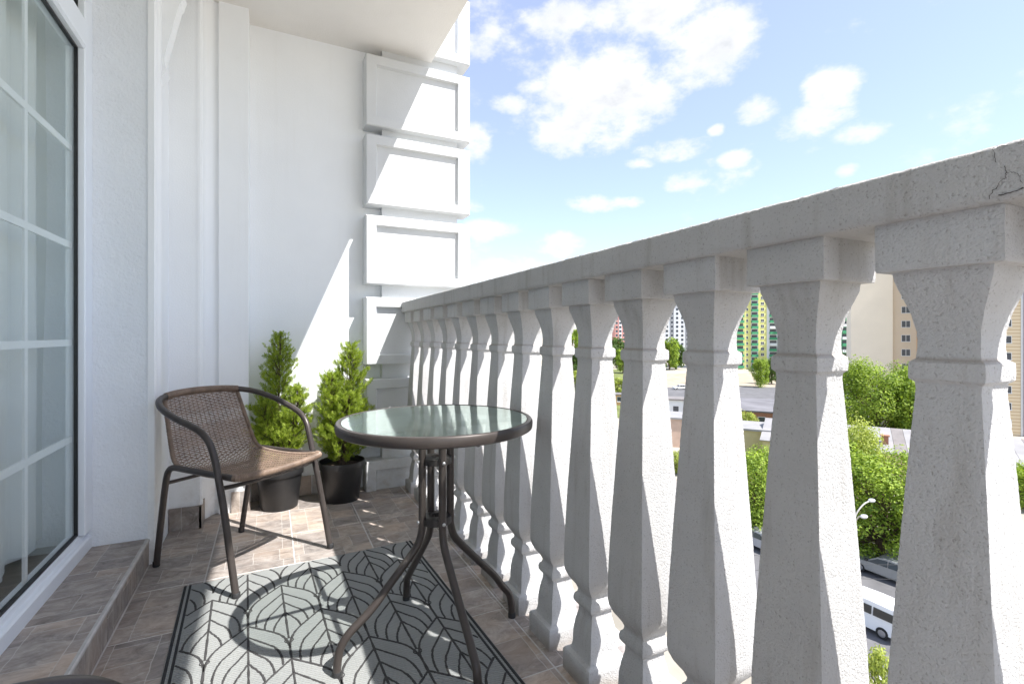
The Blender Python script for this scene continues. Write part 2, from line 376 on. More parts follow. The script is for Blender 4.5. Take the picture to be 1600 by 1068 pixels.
def chamfer_box(sx, sy, h, c=.0025):               # a piece with softened top edges, origin at its bottom centre
    x, y = sx/2, sy/2; m = MB()
    m.add([(-x,-y,0),(x,-y,0),(x,y,0),(-x,y,0),(-x,-y,h-c),(x,-y,h-c),(x,y,h-c),(-x,y,h-c),(-x+c,-y+c,h),(x-c,-y+c,h),(x-c,y-c,h),(-x+c,y-c,h)],
      [(0,1,5,4),(1,2,6,5),(2,3,7,6),(3,0,4,7),(4,5,9,8),(5,6,10,9),(6,7,11,10),(7,4,8,11),(8,9,10,11),(3,2,1,0)])
    return m
def copy_tree(o, parent=None):
    c = o.copy(); col.objects.link(c); c.parent = parent
    for ch in list(o.children): copy_tree(ch, c)
    return c
def W(u, D, z=0):                                  # world point seen at image column u and depth D
    s = (u-U0)/F*D
    return Vector((math.sin(YAW)*D+math.cos(YAW)*s, math.cos(YAW)*D-math.sin(YAW)*s, z))

# ================================================================== THE BALCONY
STEP, XS, XD, XR, YE, YB, CEIL = .108, -.457, -.647, .745, 3.22, 3.10, 2.752
# floor: bed of grout with tiles
floor = MB().box((-1.0, -2.0, -.22), (1.02, YE, .0006)).build('balcony_floor', 'grout', None); props(floor, kind='structure')
gx = [-.457, -.232, .093, .418, .741]; gy = [2.265-.345*k for k in range(-2, 13)] + [YE]
gy = sorted(set([round(a, 4) for a in gy]))
gy = [-2.0]+[g for g in gy if -1.95 < g < YE-.02]+[YE]
cache = {}
def tile(w, h, loc, parent, rot=(0, 0, 0), th=.008, name='tile'):
    key = (round(w, 3), round(h, 3), th)
    if key not in cache:
        o = chamfer_box(w, h, th, .0018).build(name, 'slate_tile', None); cache[key] = o.data
    else: o = link(name, cache[key], None)
    o.parent = parent; o.location = loc; o.rotation_euler = rot; return o
G = .0042
for i in range(len(gx)-1):
    for j in range(len(gy)-1):
        w, h = gx[i+1]-gx[i]-G, gy[j+1]-gy[j]-G
        jit = random.uniform(-.0006, .0006)
        if random.random() < .5: tile(w, h, ((gx[i]+gx[i+1])/2, (gy[j]+gy[j+1])/2, -.0062+jit), floor)
        else: tile(w, h, ((gx[i]+gx[i+1])/2, (gy[j]+gy[j+1])/2, -.0062+jit), floor, (0, 0, math.pi))
# strip of tiles under the balustrade
for j in range(len(gy)-1):
    tile(.25, gy[j+1]-gy[j]-G, (.741+.127, (gy[j]+gy[j+1])/2, -.0062), floor)
# door step
step = MB().box((XD-.05, -2.0, -.002), (XS-.009, 2.53, STEP+.0006)).build('door_step', 'grout', None); props(step, kind='structure')
for j in range(len(gy)-1):
    a, b = gy[j]+G/2, min(gy[j+1], 2.533)-G/2
    if b-a < .03: continue
    tile(abs(XD-XS)+.02, b-a, ((XD+XS)/2-.013, (a+b)/2, STEP-.0062), step)
    a2, b2 = a+.02, b+.02
    if b2 > 2.53: b2 = 2.53
    if b2-a2 > .03: tile(STEP-.012, b2-a2, (XS-.0088, (a2+b2)/2, (STEP-.012)/2+.002), step, (0, R(90), 0), .0078)
MB().prism([(XS-.004, STEP-.010), (XS+.001, STEP-.010), (XS+.0015, STEP-.001), (XS-.002, STEP+.0028), (XS-.010, STEP+.0028), (XS-.010, STEP-.001)], 'y', -2.0, 2.53).build('edge_trim', 'grout_pale', step)
# ceiling slab
ceil = MB().box((-1.4, -2.2, CEIL), (.95, YE+.3, CEIL+.22)).build('balcony_ceiling', 'ceiling_paint'); props(ceil, kind='structure')

# end wall behind the plants
ew = MB().box((-.9, YE, -.2), (1.14, YE+.25, 3.6)).build('end_wall', 'wall_paint'); props(ew, 'smooth white end wall behind the two potted thujas', 'wall')
# house wall: jamb beside the door, mouldings, stepped corner
hw = empty('house_wall', (-.6, 2.55, 0), 0, 'white house wall with rough door jamb and tall vertical mouldings beside the chair', 'wall')
def hwp(name, mb, mat, **k): return wparts(mb.build(name, mat, **k), hw)
hwp('jamb', MB().box((-1.0, 2.533, -.01), (XS-.002, 2.62, CEIL)), 'stucco')
hwp('wall_body', MB().box((-1.0, 2.62, -.01), (-.462, YE+.01, CEIL)), 'wall_paint')
# moulding: three rounded steps on the corner, facing the balustrade
prof = [(-.462, 2.525), (-.440, 2.525), (-.436, 2.530), (-.434, 2.548), (-.440, 2.556), (-.446, 2.562), (-.444, 2.575), (-.438, 2.585), (-.431, 2.595), (-.429, 2.612), (-.434, 2.624), (-.447, 2.632), (-.448, 2.66), (-.440, 2.672), (-.440, 2.70), (-.4475, 2.71), (-.4475, 2.905), (-.462, 2.905)]
hwp('corner_moulding', MB().prism(prof, 'z', .0, CEIL), 'wall_paint', smooth=True, angle=50)
hwp('pilaster', MB().box((-.5, 2.90, -.01), (-.322, 3.13, CEIL)), 'wall_paint')
pr = [(-.33, 2.897), (-.318, 2.895), (-.309, 2.899), (-.306, 2.908), (-.307, 2.925), (-.313, 2.934), (-.318, 2.94), (-.318, 3.0), (-.33, 3.0)]
hwp('pilaster_bead', MB().prism(pr, 'z', .115, CEIL), 'wall_paint', smooth=True, angle=50)
pr = [(-.318, 3.0), (-.30, 3.03), (-.28, 3.07), (-.265, 3.085), (-.245, 3.085), (-.225, 3.095), (-.205, 3.11), (-.19, 3.135), (-.19, 3.17), (-.33, 3.17), (-.33, 3.0)]
hwp('cove_moulding', MB().prism(pr, 'z', .0, CEIL), 'wall_paint', smooth=True, angle=60)
hwp('corner_pilaster', MB().box((-.25, 3.065, -.01), (-.108, YE+.005, CEIL)), 'wall_paint')
# slanted bracket high up on the moulding
br_ = [(-.445, 2.10), (-.418, 2.145), (-.421, 2.165), (-.428, 2.19), (-.425, 2.21), (-.370, 2.46), (-.364, 2.465), (-.352, 2.51), (-.357, 2.53), (-.340, 2.60), (-.30, 2.75), (-.445, 2.75)]
hwp('bracket', MB().prism(br_, 'y', 2.66, 2.745), 'wall_paint')
for (a, b, axis) in (((-.445, 2.885), (-.310, 2.8985), 'f'), ((-.3195, 2.885), (-.308, 3.03), 's')):
    o = MB().box((a[0], a[1], 0), (b[0], b[1], .113 if axis == 'f' else .1126)).build('skirting_tile', 'slate_tile'); wparts(o, hw)
o = MB().box((-.19, 3.052, 0), (-.10, 3.0645, .113)).build('skirting_tile', 'slate_tile'); wparts(o, hw)
for k in range(2):
    o = MB().box((-.10+.327*k, YE-.011, 0), (.222+.327*k if k == 0 else .5, YE-.001, .113)).build('skirting_tile', 'slate_tile'); wparts(o, ew)

# quoin column
qc = empty('quoin_column', (.86, 3.15, 0), 0, 'white corner column of stacked panelled quoin blocks at the end of the balustrade', 'column')
wparts(MB().box((.632, YB+.05, -.25), (1.13, YE+.02, 4.2)).build('shaft', 'quoin_paint'), qc)
def quoin(z0, z1, wide=True):
    x0, x1, y0, y1 = .524, 1.205, YB, YE+.03
    fx, fz, rec, b = .062, .058, .024, .006
    m = MB()
    a = [(x0+b, z0+b), (x1-b, z0+b), (x1-b, z1-b), (x0+b, z1-b)]
    zz0 = z0+fz if z1-z0 > .3 else z0-.01
    i1 = [(x0+fx, z0+fz), (x1-fx-.02, z0+fz), (x1-fx-.02, z1-fz), (x0+fx, z1-fz)]
    i2 = [(x0+fx+.007, z0+fz+.007), (x1-fx-.027, z0+fz+.007), (x1-fx-.027, z1-fz-.007), (x0+fx+.007, z1-fz-.007)]
    o_ = [(x0, z0), (x1, z0), (x1, z1), (x0, z1)]
    V = [(p[0], y0, p[1]) for p in a]+[(p[0], y0, p[1]) for p in i1]+[(p[0], y0+rec, p[1]) for p in i2]+[(p[0], y0+b, p[1]) for p in o_]+[(p[0], y1, p[1]) for p in o_]
    Fc = []
    for k in range(4):
        j = (k+1) % 4
        Fc += [(k, j, 4+j, 4+k), (4+k, 4+j, 8+j, 8+k), (12+k, 12+j, j, k), (16+k, 16+j, 12+j, 12+k)]
    Fc.append((8, 9, 10, 11))
    m.add(V, Fc)
    return wparts(m.build('quoin_block', 'quoin_paint'), qc)
for (z0, z1) in ((2.75+.02, 3.20), (2.252, 2.69), (1.765, 2.198), (1.275, 1.70), (.778, 1.195), (.275, .69), (-.20, .185), (3.27, 3.7)):
    quoin(z0, z1)

# balustrade
bal = empty('balustrade', (.8285, 1.0, 0), 0, 'rough white cement balustrade of vase shaped balusters under a thick handrail', 'balustrade')
PR = [(0, .0665), (.055, .0665), (.062, .063), (.066, .050), (.085, .0455), (.12, .0445), (.15, .040), (.178, .0335), (.192, .033), (.198, .039), (.204, .0435), (.214, .0445), (.224, .042), (.23, .036),
      (.238, .0345), (.25, .040), (.268, .054), (.285, .0615), (.30, .064), (.36, .0635), (.45, .0600), (.55, .0550), (.65, .0495), (.75, .0440), (.83, .0390), (.888, .0352), (.898, .036), (.903, .041), (.910, .0415), (.918, .0415), (.925, .041), (.930, .035),
      (.945, .034), (.966, .0345), (.99, .039), (1.015, .0465), (1.035, .0528), (1.047, .0540), (1.0475, .0675), (1.051, .0688), (1.113, .0688)]
def fbm(p, s, o=3): return noise.fractal(Vector(p)*s, 1.0, 2.0, o)
def baluster_mesh(seed):
    rows = [];
    for i in range(len(PR)-1):
        (z0, w0), (z1, w1) = PR[i], PR[i+1]; L = math.hypot(z1-z0, w1-w0); n = max(1, int(L/.0048))
        for k in range(n): rows.append((z0+(z1-z0)*k/n, w0+(w1-w0)*k/n))
    rows.append(PR[-1])
    n = 26; ring = []
    for sd_ in range(4):
        for k in range(n):
            q = -1+2*k/n
            ring.append({0: (q, -1), 1: (1, q), 2: (-q, 1), 3: (-1, -q)}[sd_])
    rp = []
    for (a, b) in ring:                         # soften the corners
        m_ = max(abs(a), abs(b)); c2 = min(abs(a), abs(b))
        k = 1-.008*max(0, (c2-.9)/.1)**2
        rp.append((a*k, b*k))
    vs = []; fs = []; N = len(rp)
    for (z, w) in rows:
        for (a, b) in rp:
            p = Vector((a*w, b*w, z)); q = p+Vector((seed*3.1, seed, 0))
            d = .0002*fbm(q, 60, 3)+.0006*fbm(q, 210, 2)+.0003*noise.noise(q*12)
            nn = Vector((a if abs(a) > .99 else a*.2, b if abs(b) > .99 else b*.2, 0)).normalized()
            vs.append(p+nn*d)
    for i in range(len(rows)-1):
        for k in range(N): fs.append((i*N+k, i*N+(k+1) % N, (i+1)*N+(k+1) % N, (i+1)*N+k))
    me = bpy.data.meshes.new('baluster'); me.from_pydata(vs, [], fs); me.update(); me.materials.append(M['roughcast'])
    me.polygons.foreach_set('use_smooth', [True]*len(me.polygons)); me.set_sharp_from_angle(angle=R(38)); return me
def tilt(y): return .005*(1.2-y)
bms = [baluster_mesh(1), baluster_mesh(5)]
BP = [.328+.2068*k for k in range(-5, 14)]
for i, y in enumerate(BP):
    o = link('baluster', bms[i % 2], None, bal, loc=(0, y-1.0, random.uniform(-.0008, .0008)))
    o.scale = (1, 1, (1.1125+tilt(y))/1.1125)
    o.rotation_euler = (0, 0, (i // 2 % 4)*math.pi/2+R(random.uniform(-.6, .6)))
# handrail as a fine rough skin
def rail_mesh(x0, x1, y0, y1, z0, z1, stp=.0085):
    per = []
    def seg(a, b):
        n = max(1, int(math.hypot(b[0]-a[0], b[1]-a[1])/stp))
        return [(a[0]+(b[0]-a[0])*k/n, a[1]+(b[1]-a[1])*k/n) for k in range(n)]
    c = .004
    pts = [(x0+c, z0), (x1-c, z0), (x1, z0+c), (x1, z1-c), (x1-c, z1), (x0+c, z1), (x0, z1-c), (x0, z0+c)]
    for i in range(8): per += seg(pts[i], pts[(i+1) % 8])
    ny = int((y1-y0)/stp); vs = []; fs = []; N = len(per); cx, cz = (x0+x1)/2, (z0+z1)/2
    for j in range(ny+1):
        y = y0+(y1-y0)*j/ny
        for (x, z) in per:
            p = Vector((x, y, z)); d = .0003*fbm(p, 55, 3)+.0009*fbm(p, 190, 2)+.0005*noise.noise(p*9)
            nx = 1 if x > x1-.005 else -1 if x < x0+.005 else 0; nz_ = 1 if z > z1-.005 else -1 if z < z0+.005 else 0
            if nz_ == -1: d *= .3
            vs.append((x+nx*d, y, z+nz_*d+tilt(y)))
    for j in range(ny):
        for k in range(N): fs.append((j*N+k, j*N+(k+1) % N, (j+1)*N+(k+1) % N, (j+1)*N+k))
    fs.append(tuple(range(N))); fs.append(tuple(range(ny*N, ny*N+N))[::-1])
    me = bpy.data.meshes.new('handrail'); me.from_pydata(vs, [], fs); me.update(); me.materials.append(M['roughcast'])
    me.polygons.foreach_set('use_smooth', [True]*len(me.polygons)); me.set_sharp_from_angle(angle=R(50)); return me
rail = wparts(link('handrail', rail_mesh(XR, .914, -.9, YE-.04, 1.1125, 1.178), None), bal)
# cracks in the rail face near the lens (thin open joints)
def crack(pts, w):
    m = MB(); P = []
    for (u, v) in pts:                             # measured on the rail's inner face
        t_ = (u-U0)/F; y = XR*(math.cos(YAW)-math.sin(YAW)*t_)/(math.sin(YAW)+math.cos(YAW)*t_)
        D = XR*math.sin(YAW)+y*math.cos(YAW); P.append((XR-.0012, y, min(1.174+tilt(y), max(1.114+tilt(y), CAMH+(V0-v)/F*D))))
    Q = []
    for a, b in zip(P[:-1], P[1:]):
        for k in range(5):
            q = Vector(a).lerp(Vector(b), k/5); q += Vector((0, random.uniform(-.0007, .0007), random.uniform(-.0007, .0007))); Q.append(q)
    Q.append(Vector(P[-1]))
    m.tube(Q, w, 5, rfun=lambda i: w*random.uniform(.5, 1.2)); o = m.build('crack', 'crack_dark'); wparts(o, rail); return o
for c_, w_ in (([(1546, 312), (1549, 303), (1553, 297), (1560, 292), (1563, 284), (1572, 278), (1573, 268), (1571, 259)], .00032), ([(1552, 227), (1555, 240), (1557, 254)], .00025), ([(1573, 270), (1585, 269), (1594, 275), (1598, 287)], .00022),
               ([(1562, 305), (1580, 301), (1600, 293)], .0007), ([(1558, 222), (1566, 218), (1576, 215)], .0004)):
    crack(c_, w_)

# ------------------------------------------------------------------ balcony door
Y0d, Y1d, ZB, ZT = -.40, 2.566, STEP-.004, 2.62
door = empty('balcony_door', (XD, 1.1, STEP), 0, 'tall white framed glazed balcony door with white muntin grid', 'door')
def dp(name, mb, mat, **k): return wparts(mb.build(name, mat, **k), door)
fr = MB()
def bev_bar(m, x0, x1, y0, y1, z0, z1, b=.004):
    m.prism([(x0, y0), (x1-b, y0), (x1, y0+b), (x1, y1-b), (x1-b, y1), (x0, y1)], 'z', z0, z1)
fr.prism([(XD-.06, ZB), (XD, ZB), (XD, ZB+.050), (XD-.006, ZB+.056), (XD-.018, ZB+.058), (XD-.020, ZB+.074), (XD-.030, ZB+.082), (XD-.06, ZB+.082)], 'y', Y0d, Y1d)
bev_bar(fr, XD-.06, XD, 2.452, Y1d, ZB+.0825, ZT)
fr.prism([(XD-.06, 2.075), (XD-.005, 2.075), (XD+.004, 2.083), (XD+.004, 2.178), (XD-.005, 2.186), (XD-.06, 2.186)], 'y', Y0d, 2.4515)
fr.box((XD-.06, Y0d, ZT+.0005), (XD-.001, Y1d, CEIL-.001)); fr.box((XD-.06, Y0d-.1, ZB), (XD, Y0d-.0005, CEIL-.001))
dp('frame', fr, 'upvc')
gk = MB()
for (za, zb) in ((ZB+.083, 2.0745), (2.1865, ZT)):
    gk.box((XD-.034, 2.4455, za), (XD-.022, 2.4515, zb)); gk.box((XD-.034, Y0d, za), (XD-.022, 2.439, za+.008)); gk.box((XD-.034, Y0d, zb-.008), (XD-.022, 2.439, zb))
dp('gasket', gk, 'gasket')
for (za, zb) in ((ZB+.086, 2.071), (2.1905, ZT-.004)):
    dp('glass_pane', MB().box((XD-.034, Y0d+.002, za), (XD-.030, 2.4445, zb)), 'window_glass')
zs = [.565, .934, 1.306, 1.678]
ys = [2.05-.395*k for k in range(6)]
for z in zs: dp('muntin', MB().box((XD-.046, Y0d, z-.012), (XD-.038, 2.445, z+.012)), 'muntin')
for y in ys:
    for (za, zb) in ((ZB+.08, 2.078), (2.183, ZT)): dp('muntin', MB().box((XD-.0455, y-.0105, za), (XD-.0385, y+.0105, zb)), 'muntin')
# curtain and the room behind the glass
def curtain(y0, y1, x, amp, name, label, zb):
    vs = []; fs = []; n = int((y1-y0)/.006); zsn = 26
    for j in range(zsn+1):
        z = zb+(2.66-zb)*j/zsn
        for i in range(n+1):
            y = y0+(y1-y0)*i/n; ph = y*38+1.7*math.sin(y*7)+.25*math.sin(z*3+y*9)
            vs.append((x+amp*math.sin(ph)+.25*amp*math.sin(2.3*ph+z), y+.004*math.sin(z*2+y*20), z))
    for j in range(zsn):
        for i in range(n): a = j*(n+1)+i; fs.append((a, a+1, a+n+2, a+n+1))
    m = MB().add(vs, fs); o = m.build(name, 'curtain', None, True); props(o, label, 'curtain'); return o
curtain(2.0, 2.62, -.80, .020, 'curtain', 'pale grey folded curtain behind the glass nearest the door jamb', .17)
curtain(-.3, 1.96, -.86, .024, 'curtain', 'pale grey folded curtain behind the glass at the left picture edge', .17)
room = MB().box((-4.0, -1.5, .1), (-.71, 3.3, 2.80)); room.f = [f for i, f in enumerate(room.f) if i != 3]
ro = room.build('room_shell', 'room_paint'); props(ro, kind='structure')
rf = MB().box((-3.98, -1.48, .105), (-.712, 3.0, .135)).build('room_floor', 'room_floor'); props(rf, kind='structure')
wp = MB().box((-1.0, -2.2, -.01), (XD-.02, Y0d-.1005, CEIL)).build('house_wall', 'stucco'); props(wp, 'rough white house wall before the door at the picture edge', 'wall')

# ------------------------------------------------------------------ rug
RW, RL = .885, 1.40
rug = empty('outdoor_rug', (.145, 2.252, .0026), R(2.3), 'pale grey green outdoor rug with dark leaf pattern under the bistro table', 'rug')
MB().box((-RW/2, -RL, 0), (RW/2, 0, .004)).build('woven_field', 'rug_field', rug)
for sx in (-1, 1):
    for (a, w) in ((RW/2-.006, .010), (RW/2-.022, .009)):
        m = MB(); m.tube([(sx*a, -RL+.02*k, .0045) for k in range(int(RL/.02)+1)], w/2, 6); m.v = [(x, y, .0035+(z-.0045)*.45) for x, y, z in m.v]
        m.build('edge_band', 'rug_edge', rug, True)
lines = MB(); PX, PY = .226, .243
shape = [(0, 0), (.015, -.0155), (.03, -.031), (.045, -.0465), (.06, -.062), (.08, -.085), (.096, -.11), (.107, -.142), (.1125, -.175), (.113, -.19)]
shp = [(p.x, p.y) for p in spline([(a, b, 0) for a, b in shape], 5)]
def yc(x):
    for (a, b) in zip(shp[:-1], shp[1:]):
        if a[0] <= x <= b[0]: return a[1]+(b[1]-a[1])*(x-a[0])/max(1e-6, b[0]-a[0])
    return shp[-1][1]
LIMX = RW/2-.028
def ribbon(pts, w):
    pts = [p for p in pts]; run = []
    def flush(run):
        if len(run) < 2: return
        vs = []; fs = []; n = len(run)
        for i in range(n):
            a = Vector(run[max(0, i-1)]); b = Vector(run[min(n-1, i+1)]); d = (b-a)
            if d.length < 1e-6: d = Vector((0, 1))
            d.normalize(); nn = Vector((-d.y, d.x)); ww = w*random.uniform(.75, 1.2)
            p = Vector(run[i]); x1 = p+nn*ww/2; x0 = p-nn*ww/2
            vs += [(x0.x, x0.y, .0038), (x0.x*.7+x1.x*.3, x0.y*.7+x1.y*.3, .0054), (x0.x*.3+x1.x*.7, x0.y*.3+x1.y*.7, .0054), (x1.x, x1.y, .0038)]
        for i in range(n-1):
            for k in range(3): fs.append((4*i+k, 4*i+k+1, 4*i+5+k, 4*i+4+k))
        lines.add(vs, fs)
    for p in pts:
        if abs(p[0]) < LIMX and -RL+.005 < p[1] < -.004: run.append(p)
        else: flush(run); run = []
    flush(run)
for r in range(-1, 9):
    for c in range(-3, 4):
        tx = c*PX+(PX/2 if r % 2 else 0)-.115; ty = -.163-PY*r+.0
        L = .375
        ribbon([(tx, ty-L*k/24) for k in range(25)], .0075); ribbon([(tx, ty-L-.02-(2*PY-L-.02)*k/6) for k in range(7)], .0088)
        for sx in (-1, 1):
            for kv in range(4):
                o_ = .070*kv; sc_ = 1-.21*kv; pts = []; src = [(x*sc_, y*(sc_**.35)-o_) for x, y in shp]
                if kv: src += [(src[-1][0], src[-1][1]-.006*(j+1)) for j in range(30)]
                for (x, yy) in src:
                    if kv and yy < -PY+yc(.113-x)+.001 and x > .004: break
                    pts.append((tx+sx*x, ty+yy+(.0016*math.sin(x*900+yy*700) if kv else 0)))
                ribbon(pts, .0084 if kv == 0 else .0074)
        ribbon([(tx+.0125*math.cos(a*math.pi/6), ty-L-.012+.0130*math.sin(a*math.pi/6)) for a in range(13)], .0042)
lo = lines.build('leaf_lines', 'rug_line', rug)

# ------------------------------------------------------------------ bistro table
tb = empty('bistro_table', (.466, 1.488, 0), R(2), 'round glass topped bistro table with four splayed brown tube legs', 'table')
H = .705
rim = MB(); n = 96
rp_ = [(.268, .676), (.292, .674), (.2985, .678), (.3005, .686), (.3005, .699), (.297, .7045), (.290, .7062), (.284, .7045), (.283, .700), (.268, .700)]
vs = []; fs = []
for k in range(n):
    a = 2*math.pi*k/n; vs += [(r*math.cos(a), r*math.sin(a), z) for r, z in rp_]
m_ = len(rp_)
for k in range(n):
    for i in range(m_): fs.append((k*m_+i, k*m_+(i+1) % m_, ((k+1) % n)*m_+(i+1) % m_, ((k+1) % n)*m_+i))
rim.add(vs, fs); rim.build('rim', 'bronze_metal', tb, True, angle=35)
MB().lathe([(.2825, .7002), (.2825, .7045)], 96).build('glass_top', 'table_glass', tb)
for k in range(4):
    a = R(-90+90*k+3); rr = [.285, .275, .285, .30][k]
    def pt(r, z): return (r*math.cos(a), r*math.sin(a), z)
    raw = [pt(.047, .682), pt(.047, .60), pt(.047, .50), pt(.047, .40), pt(.048, .365), pt(.060, .325), pt(.090, .287), pt(.15, .222), pt(.205, .163), pt(rr-.038, .118), pt(rr-.012, .085), pt(rr-.003, .05), pt(rr, .012)]
    lg = MB().tube(spline(raw, 6), .0118, 14).build('leg', 'bronze_metal', tb, True)
    MB().lathe([(.0105, 0), (.0128, .002), (.0128, .018), (.0118, .020)], 14, (rr*math.cos(a), rr*math.sin(a), 0)).build('foot_cap', 'black_plastic', lg, True)
    MB().tube([pt(.02, .678), pt(.285, .678)], .009, 8).build('support_arm', 'bronze_metal', tb, True)
for z in (.565, .380):
    m = MB(); n = 40; vs = []; fs = []
    pp = [(.018, z+.022), (.040, z+.022), (.046, z+.019), (.0465, z), (.042, z-.001), (.042, z+.012), (.018, z+.016)]
    for k in range(n):
        a = 2*math.pi*k/n
        vs += [(r*math.cos(a), r*math.sin(a), q) for r, q in pp]
    for k in range(n):
        for i in range(len(pp)): fs.append((k*len(pp)+i, k*len(pp)+(i+1) % len(pp), ((k+1) % n)*len(pp)+(i+1) % len(pp), ((k+1) % n)*len(pp)+i))
    m.add(vs, fs); pl = m.build('spacer_ring', 'dark_plate', tb, True, angle=30)
    for k in range(4):
        a = R(-90+90*k+3)
        b = MB().lathe([(.0, .0048), (.003, .0044), (.0052, .0022), (.0055, 0)], 12, cap=False).build('bolt', 'bolt_steel', pl, True)
        b.rotation_euler = (0, R(90), a); b.location = (.0585*math.cos(a), .0585*math.sin(a), z+.010)

# ------------------------------------------------------------------ rattan chair
def make_chair(name, label):
    ch = empty(name, (0, 0, 0), 0, label, 'chair', 'rattan armchairs on the balcony')
    half = [(.232, -.268, .004), (.231, -.235, .15), (.229, -.20, .30), (.228, -.165, .43), (.229, -.145, .50), (.233, -.122, .555), (.238, -.085, .590), (.244, -.035, .612), (.251, .03, .632), (.251, .10, .654), (.236, .170, .676), (.2, .228, .694), (.14, .262, .705), (.07, .277, .710)]
    loop = [(-x, y, z) for x, y, z in half]+[(0, .281, .711)]+half[::-1]
    MB().tube(spline(loop, 5), .0128, 14).build('arm_loop', 'bronze_metal', ch, True)
    for s in (-1, 1):
        MB().lathe([(.0115, 0), (.0138, .002), (.0138, .02), (.0125, .022)], 14, (s*.232, -.2685, 0)).build('foot_cap', 'black_plastic', ch, True)
        raw = [(s*.195, .262, .004), (s*.197, .235, .15), (s*.199, .205, .30), (s*.2, .186, .38), (s*.2, .168, .412), (s*.2, .135, .424), (s*.2, .05, .424), (s*.203, -.10, .424), (s*.205, -.20, .424), (s*.20, -.225, .423), (s*.17, -.238, .422)]
        MB().tube(spline(raw, 6), .0122, 12).build('rear_leg', 'bronze_metal', ch, True)
        MB().lathe([(.0115, 0), (.0134, .002), (.0134, .02), (.0122, .022)], 14, (s*.195, .2625, 0)).build('foot_cap', 'black_plastic', ch, True)
    MB().tube(spline([(-.226, -.170, .385), (-.15, -.185, .383), (0, -.190, .382), (.15, -.185, .383), (.226, -.170, .385)], 6), .0085, 10).build('front_brace', 'bronze_metal', ch, True)
    MB().tube(spline([(-.199, .190, .355), (0, .195, .352), (.199, .190, .355)], 6), .0075, 10).build('rear_brace', 'bronze_metal', ch, True)
    for s in (-1, 1):
        MB().tube([(s*.205, -.155, .418), (s*.229, -.165, .418)], .006, 8).build('bolt', 'bolt_steel', ch, True)
    # woven sheet: back to seat in one sweep
    prof = spline([(0, .268, .697), (0, .236, .62), (0, .203, .54), (0, .174, .475), (0, .148, .440), (0, .11, .425), (0, .05, .418), (0, -.05, .415), (0, -.15, .420), (0, -.225, .430)], 14)
    cum = [0]
    for a, b in zip(prof[:-1], prof[1:]): cum.append(cum[-1]+(b-a).length)
    LT = cum[-1]
    def at(sv):
        sv = min(max(sv, 0), LT-1e-6)
        for i in range(len(cum)-1):
            if cum[i+1] >= sv:
                k = (sv-cum[i])/(cum[i+1]-cum[i]); p = prof[i].lerp(prof[i+1], k); d = (prof[min(i+2, len(prof)-1)]-prof[max(i-1, 0)]).normalized()
                return p, Vector((0, d.z, -d.y))       # point, normal
        return prof[-1], Vector((0, 0, 1))
    def hw_(sv):
        q = sv/LT
        return .162+.022*min(1, q/.4) if q < .4 else .184+.008*(q-.4)/.6
    def bulge(xr, sv):                                 # back is dished, seat sags
        return -.016*(1-xr*xr)
    pitch = .0074; NS = int(LT/pitch); NR = 17
    for part, (i0, i1) in (('woven_back', (0, int(NS*.44))), ('woven_seat', (int(NS*.44), NS))):
        m = MB()
        for i in range(i0, i1):
            sv = (i+.5)*pitch; p, nrm = at(sv); tng = Vector((0, nrm.z, -nrm.y)); w = hw_(sv); seg = NR*2
            vs = []; fs = []
            band = .13 < sv/LT < .21
            for k in range(seg+1):
                xr = -1+2*k/seg
                ph = k/2
                amp = .0024*math.cos(math.pi*ph+(math.pi if (i//(2 if band else 1)) % 2 else 0))
                if band: amp *= 1.6
                sag = bulge(xr, sv)
                crv = .010*(xr*xr) if sv/LT < .44 else 0   # wings of the back come forward
                c0 = p+Vector((xr*w, 0, 0))+nrm*(amp-sag*0)+Vector((0, -crv*(1-sv/LT/.44) if crv else 0, 0))+Vector((0, 0, sag if sv/LT > .5 else sag*max(0, (sv/LT-.35)/.15)))
                h, tk = pitch*(.43 if not band else .36), .0013
                for (a, b) in ((-1, 0), (0, 1), (1, 0), (0, -1)):
                    vs.append(c0+tng*h*a+nrm*tk*b)
            for k in range(seg):
                for q in range(4): fs.append((k*4+q, k*4+(q+1) % 4, (k+1)*4+(q+1) % 4, (k+1)*4+q))
            m.add(vs, fs)
        s0, s1 = i0*pitch, i1*pitch
        for r in range(NR+1):                          # stakes the strands weave round
            xr = -1+2*r/NR; pts = []
            for k in range(25):
                sv = s0+(s1-s0)*k/24; p, nrm = at(sv); crv = .010*xr*xr if sv/LT < .44 else 0; sag = bulge(xr, sv)
                pts.append(p+Vector((xr*hw_(sv), 0, 0))+Vector((0, -crv*(1-sv/LT/.44) if crv else 0, 0))+Vector((0, 0, sag if sv/LT > .5 else sag*max(0, (sv/LT-.35)/.15))))
            m.tube(pts, .0017, 5)
        m.build(part, 'rattan', ch, True, angle=70)
    # wrapped side rails of the back and seat, wrapped front edge and top
    def wrap(pts, r, name, pit=.006):
        L = sum((Vector(b)-Vector(a)).length for a, b in zip(pts[:-1], pts[1:])); n = int(L/pit*3); cumu = [0]
        for a, b in zip(pts[:-1], pts[1:]): cumu.append(cumu[-1]+(Vector(b)-Vector(a)).length)
        Q = []; j = 0
        for k in range(n+1):
            d = L*k/n
            while j < len(cumu)-2 and cumu[j+1] < d: j += 1
            Q.append(Vector(pts[j]).lerp(Vector(pts[j+1]), (d-cumu[j])/max(1e-6, cumu[j+1]-cumu[j])))
        MB().tube(Q, r, 10, rfun=lambda i: r*(1.12 if i % 3 else .88)).build(name, 'rattan', ch, True, angle=80)
    for s in (-1, 1):
        pts = []
        for k in range(60):
            sv = LT*k/59; p, nrm = at(sv); crv = .010 if sv/LT < .44 else 0
            pts.append(p+Vector((s*(hw_(sv)+.004), 0, 0))+Vector((0, -crv*(1-sv/LT/.44) if crv else 0, 0)))
        wrap(pts, .0085, 'side_rail')
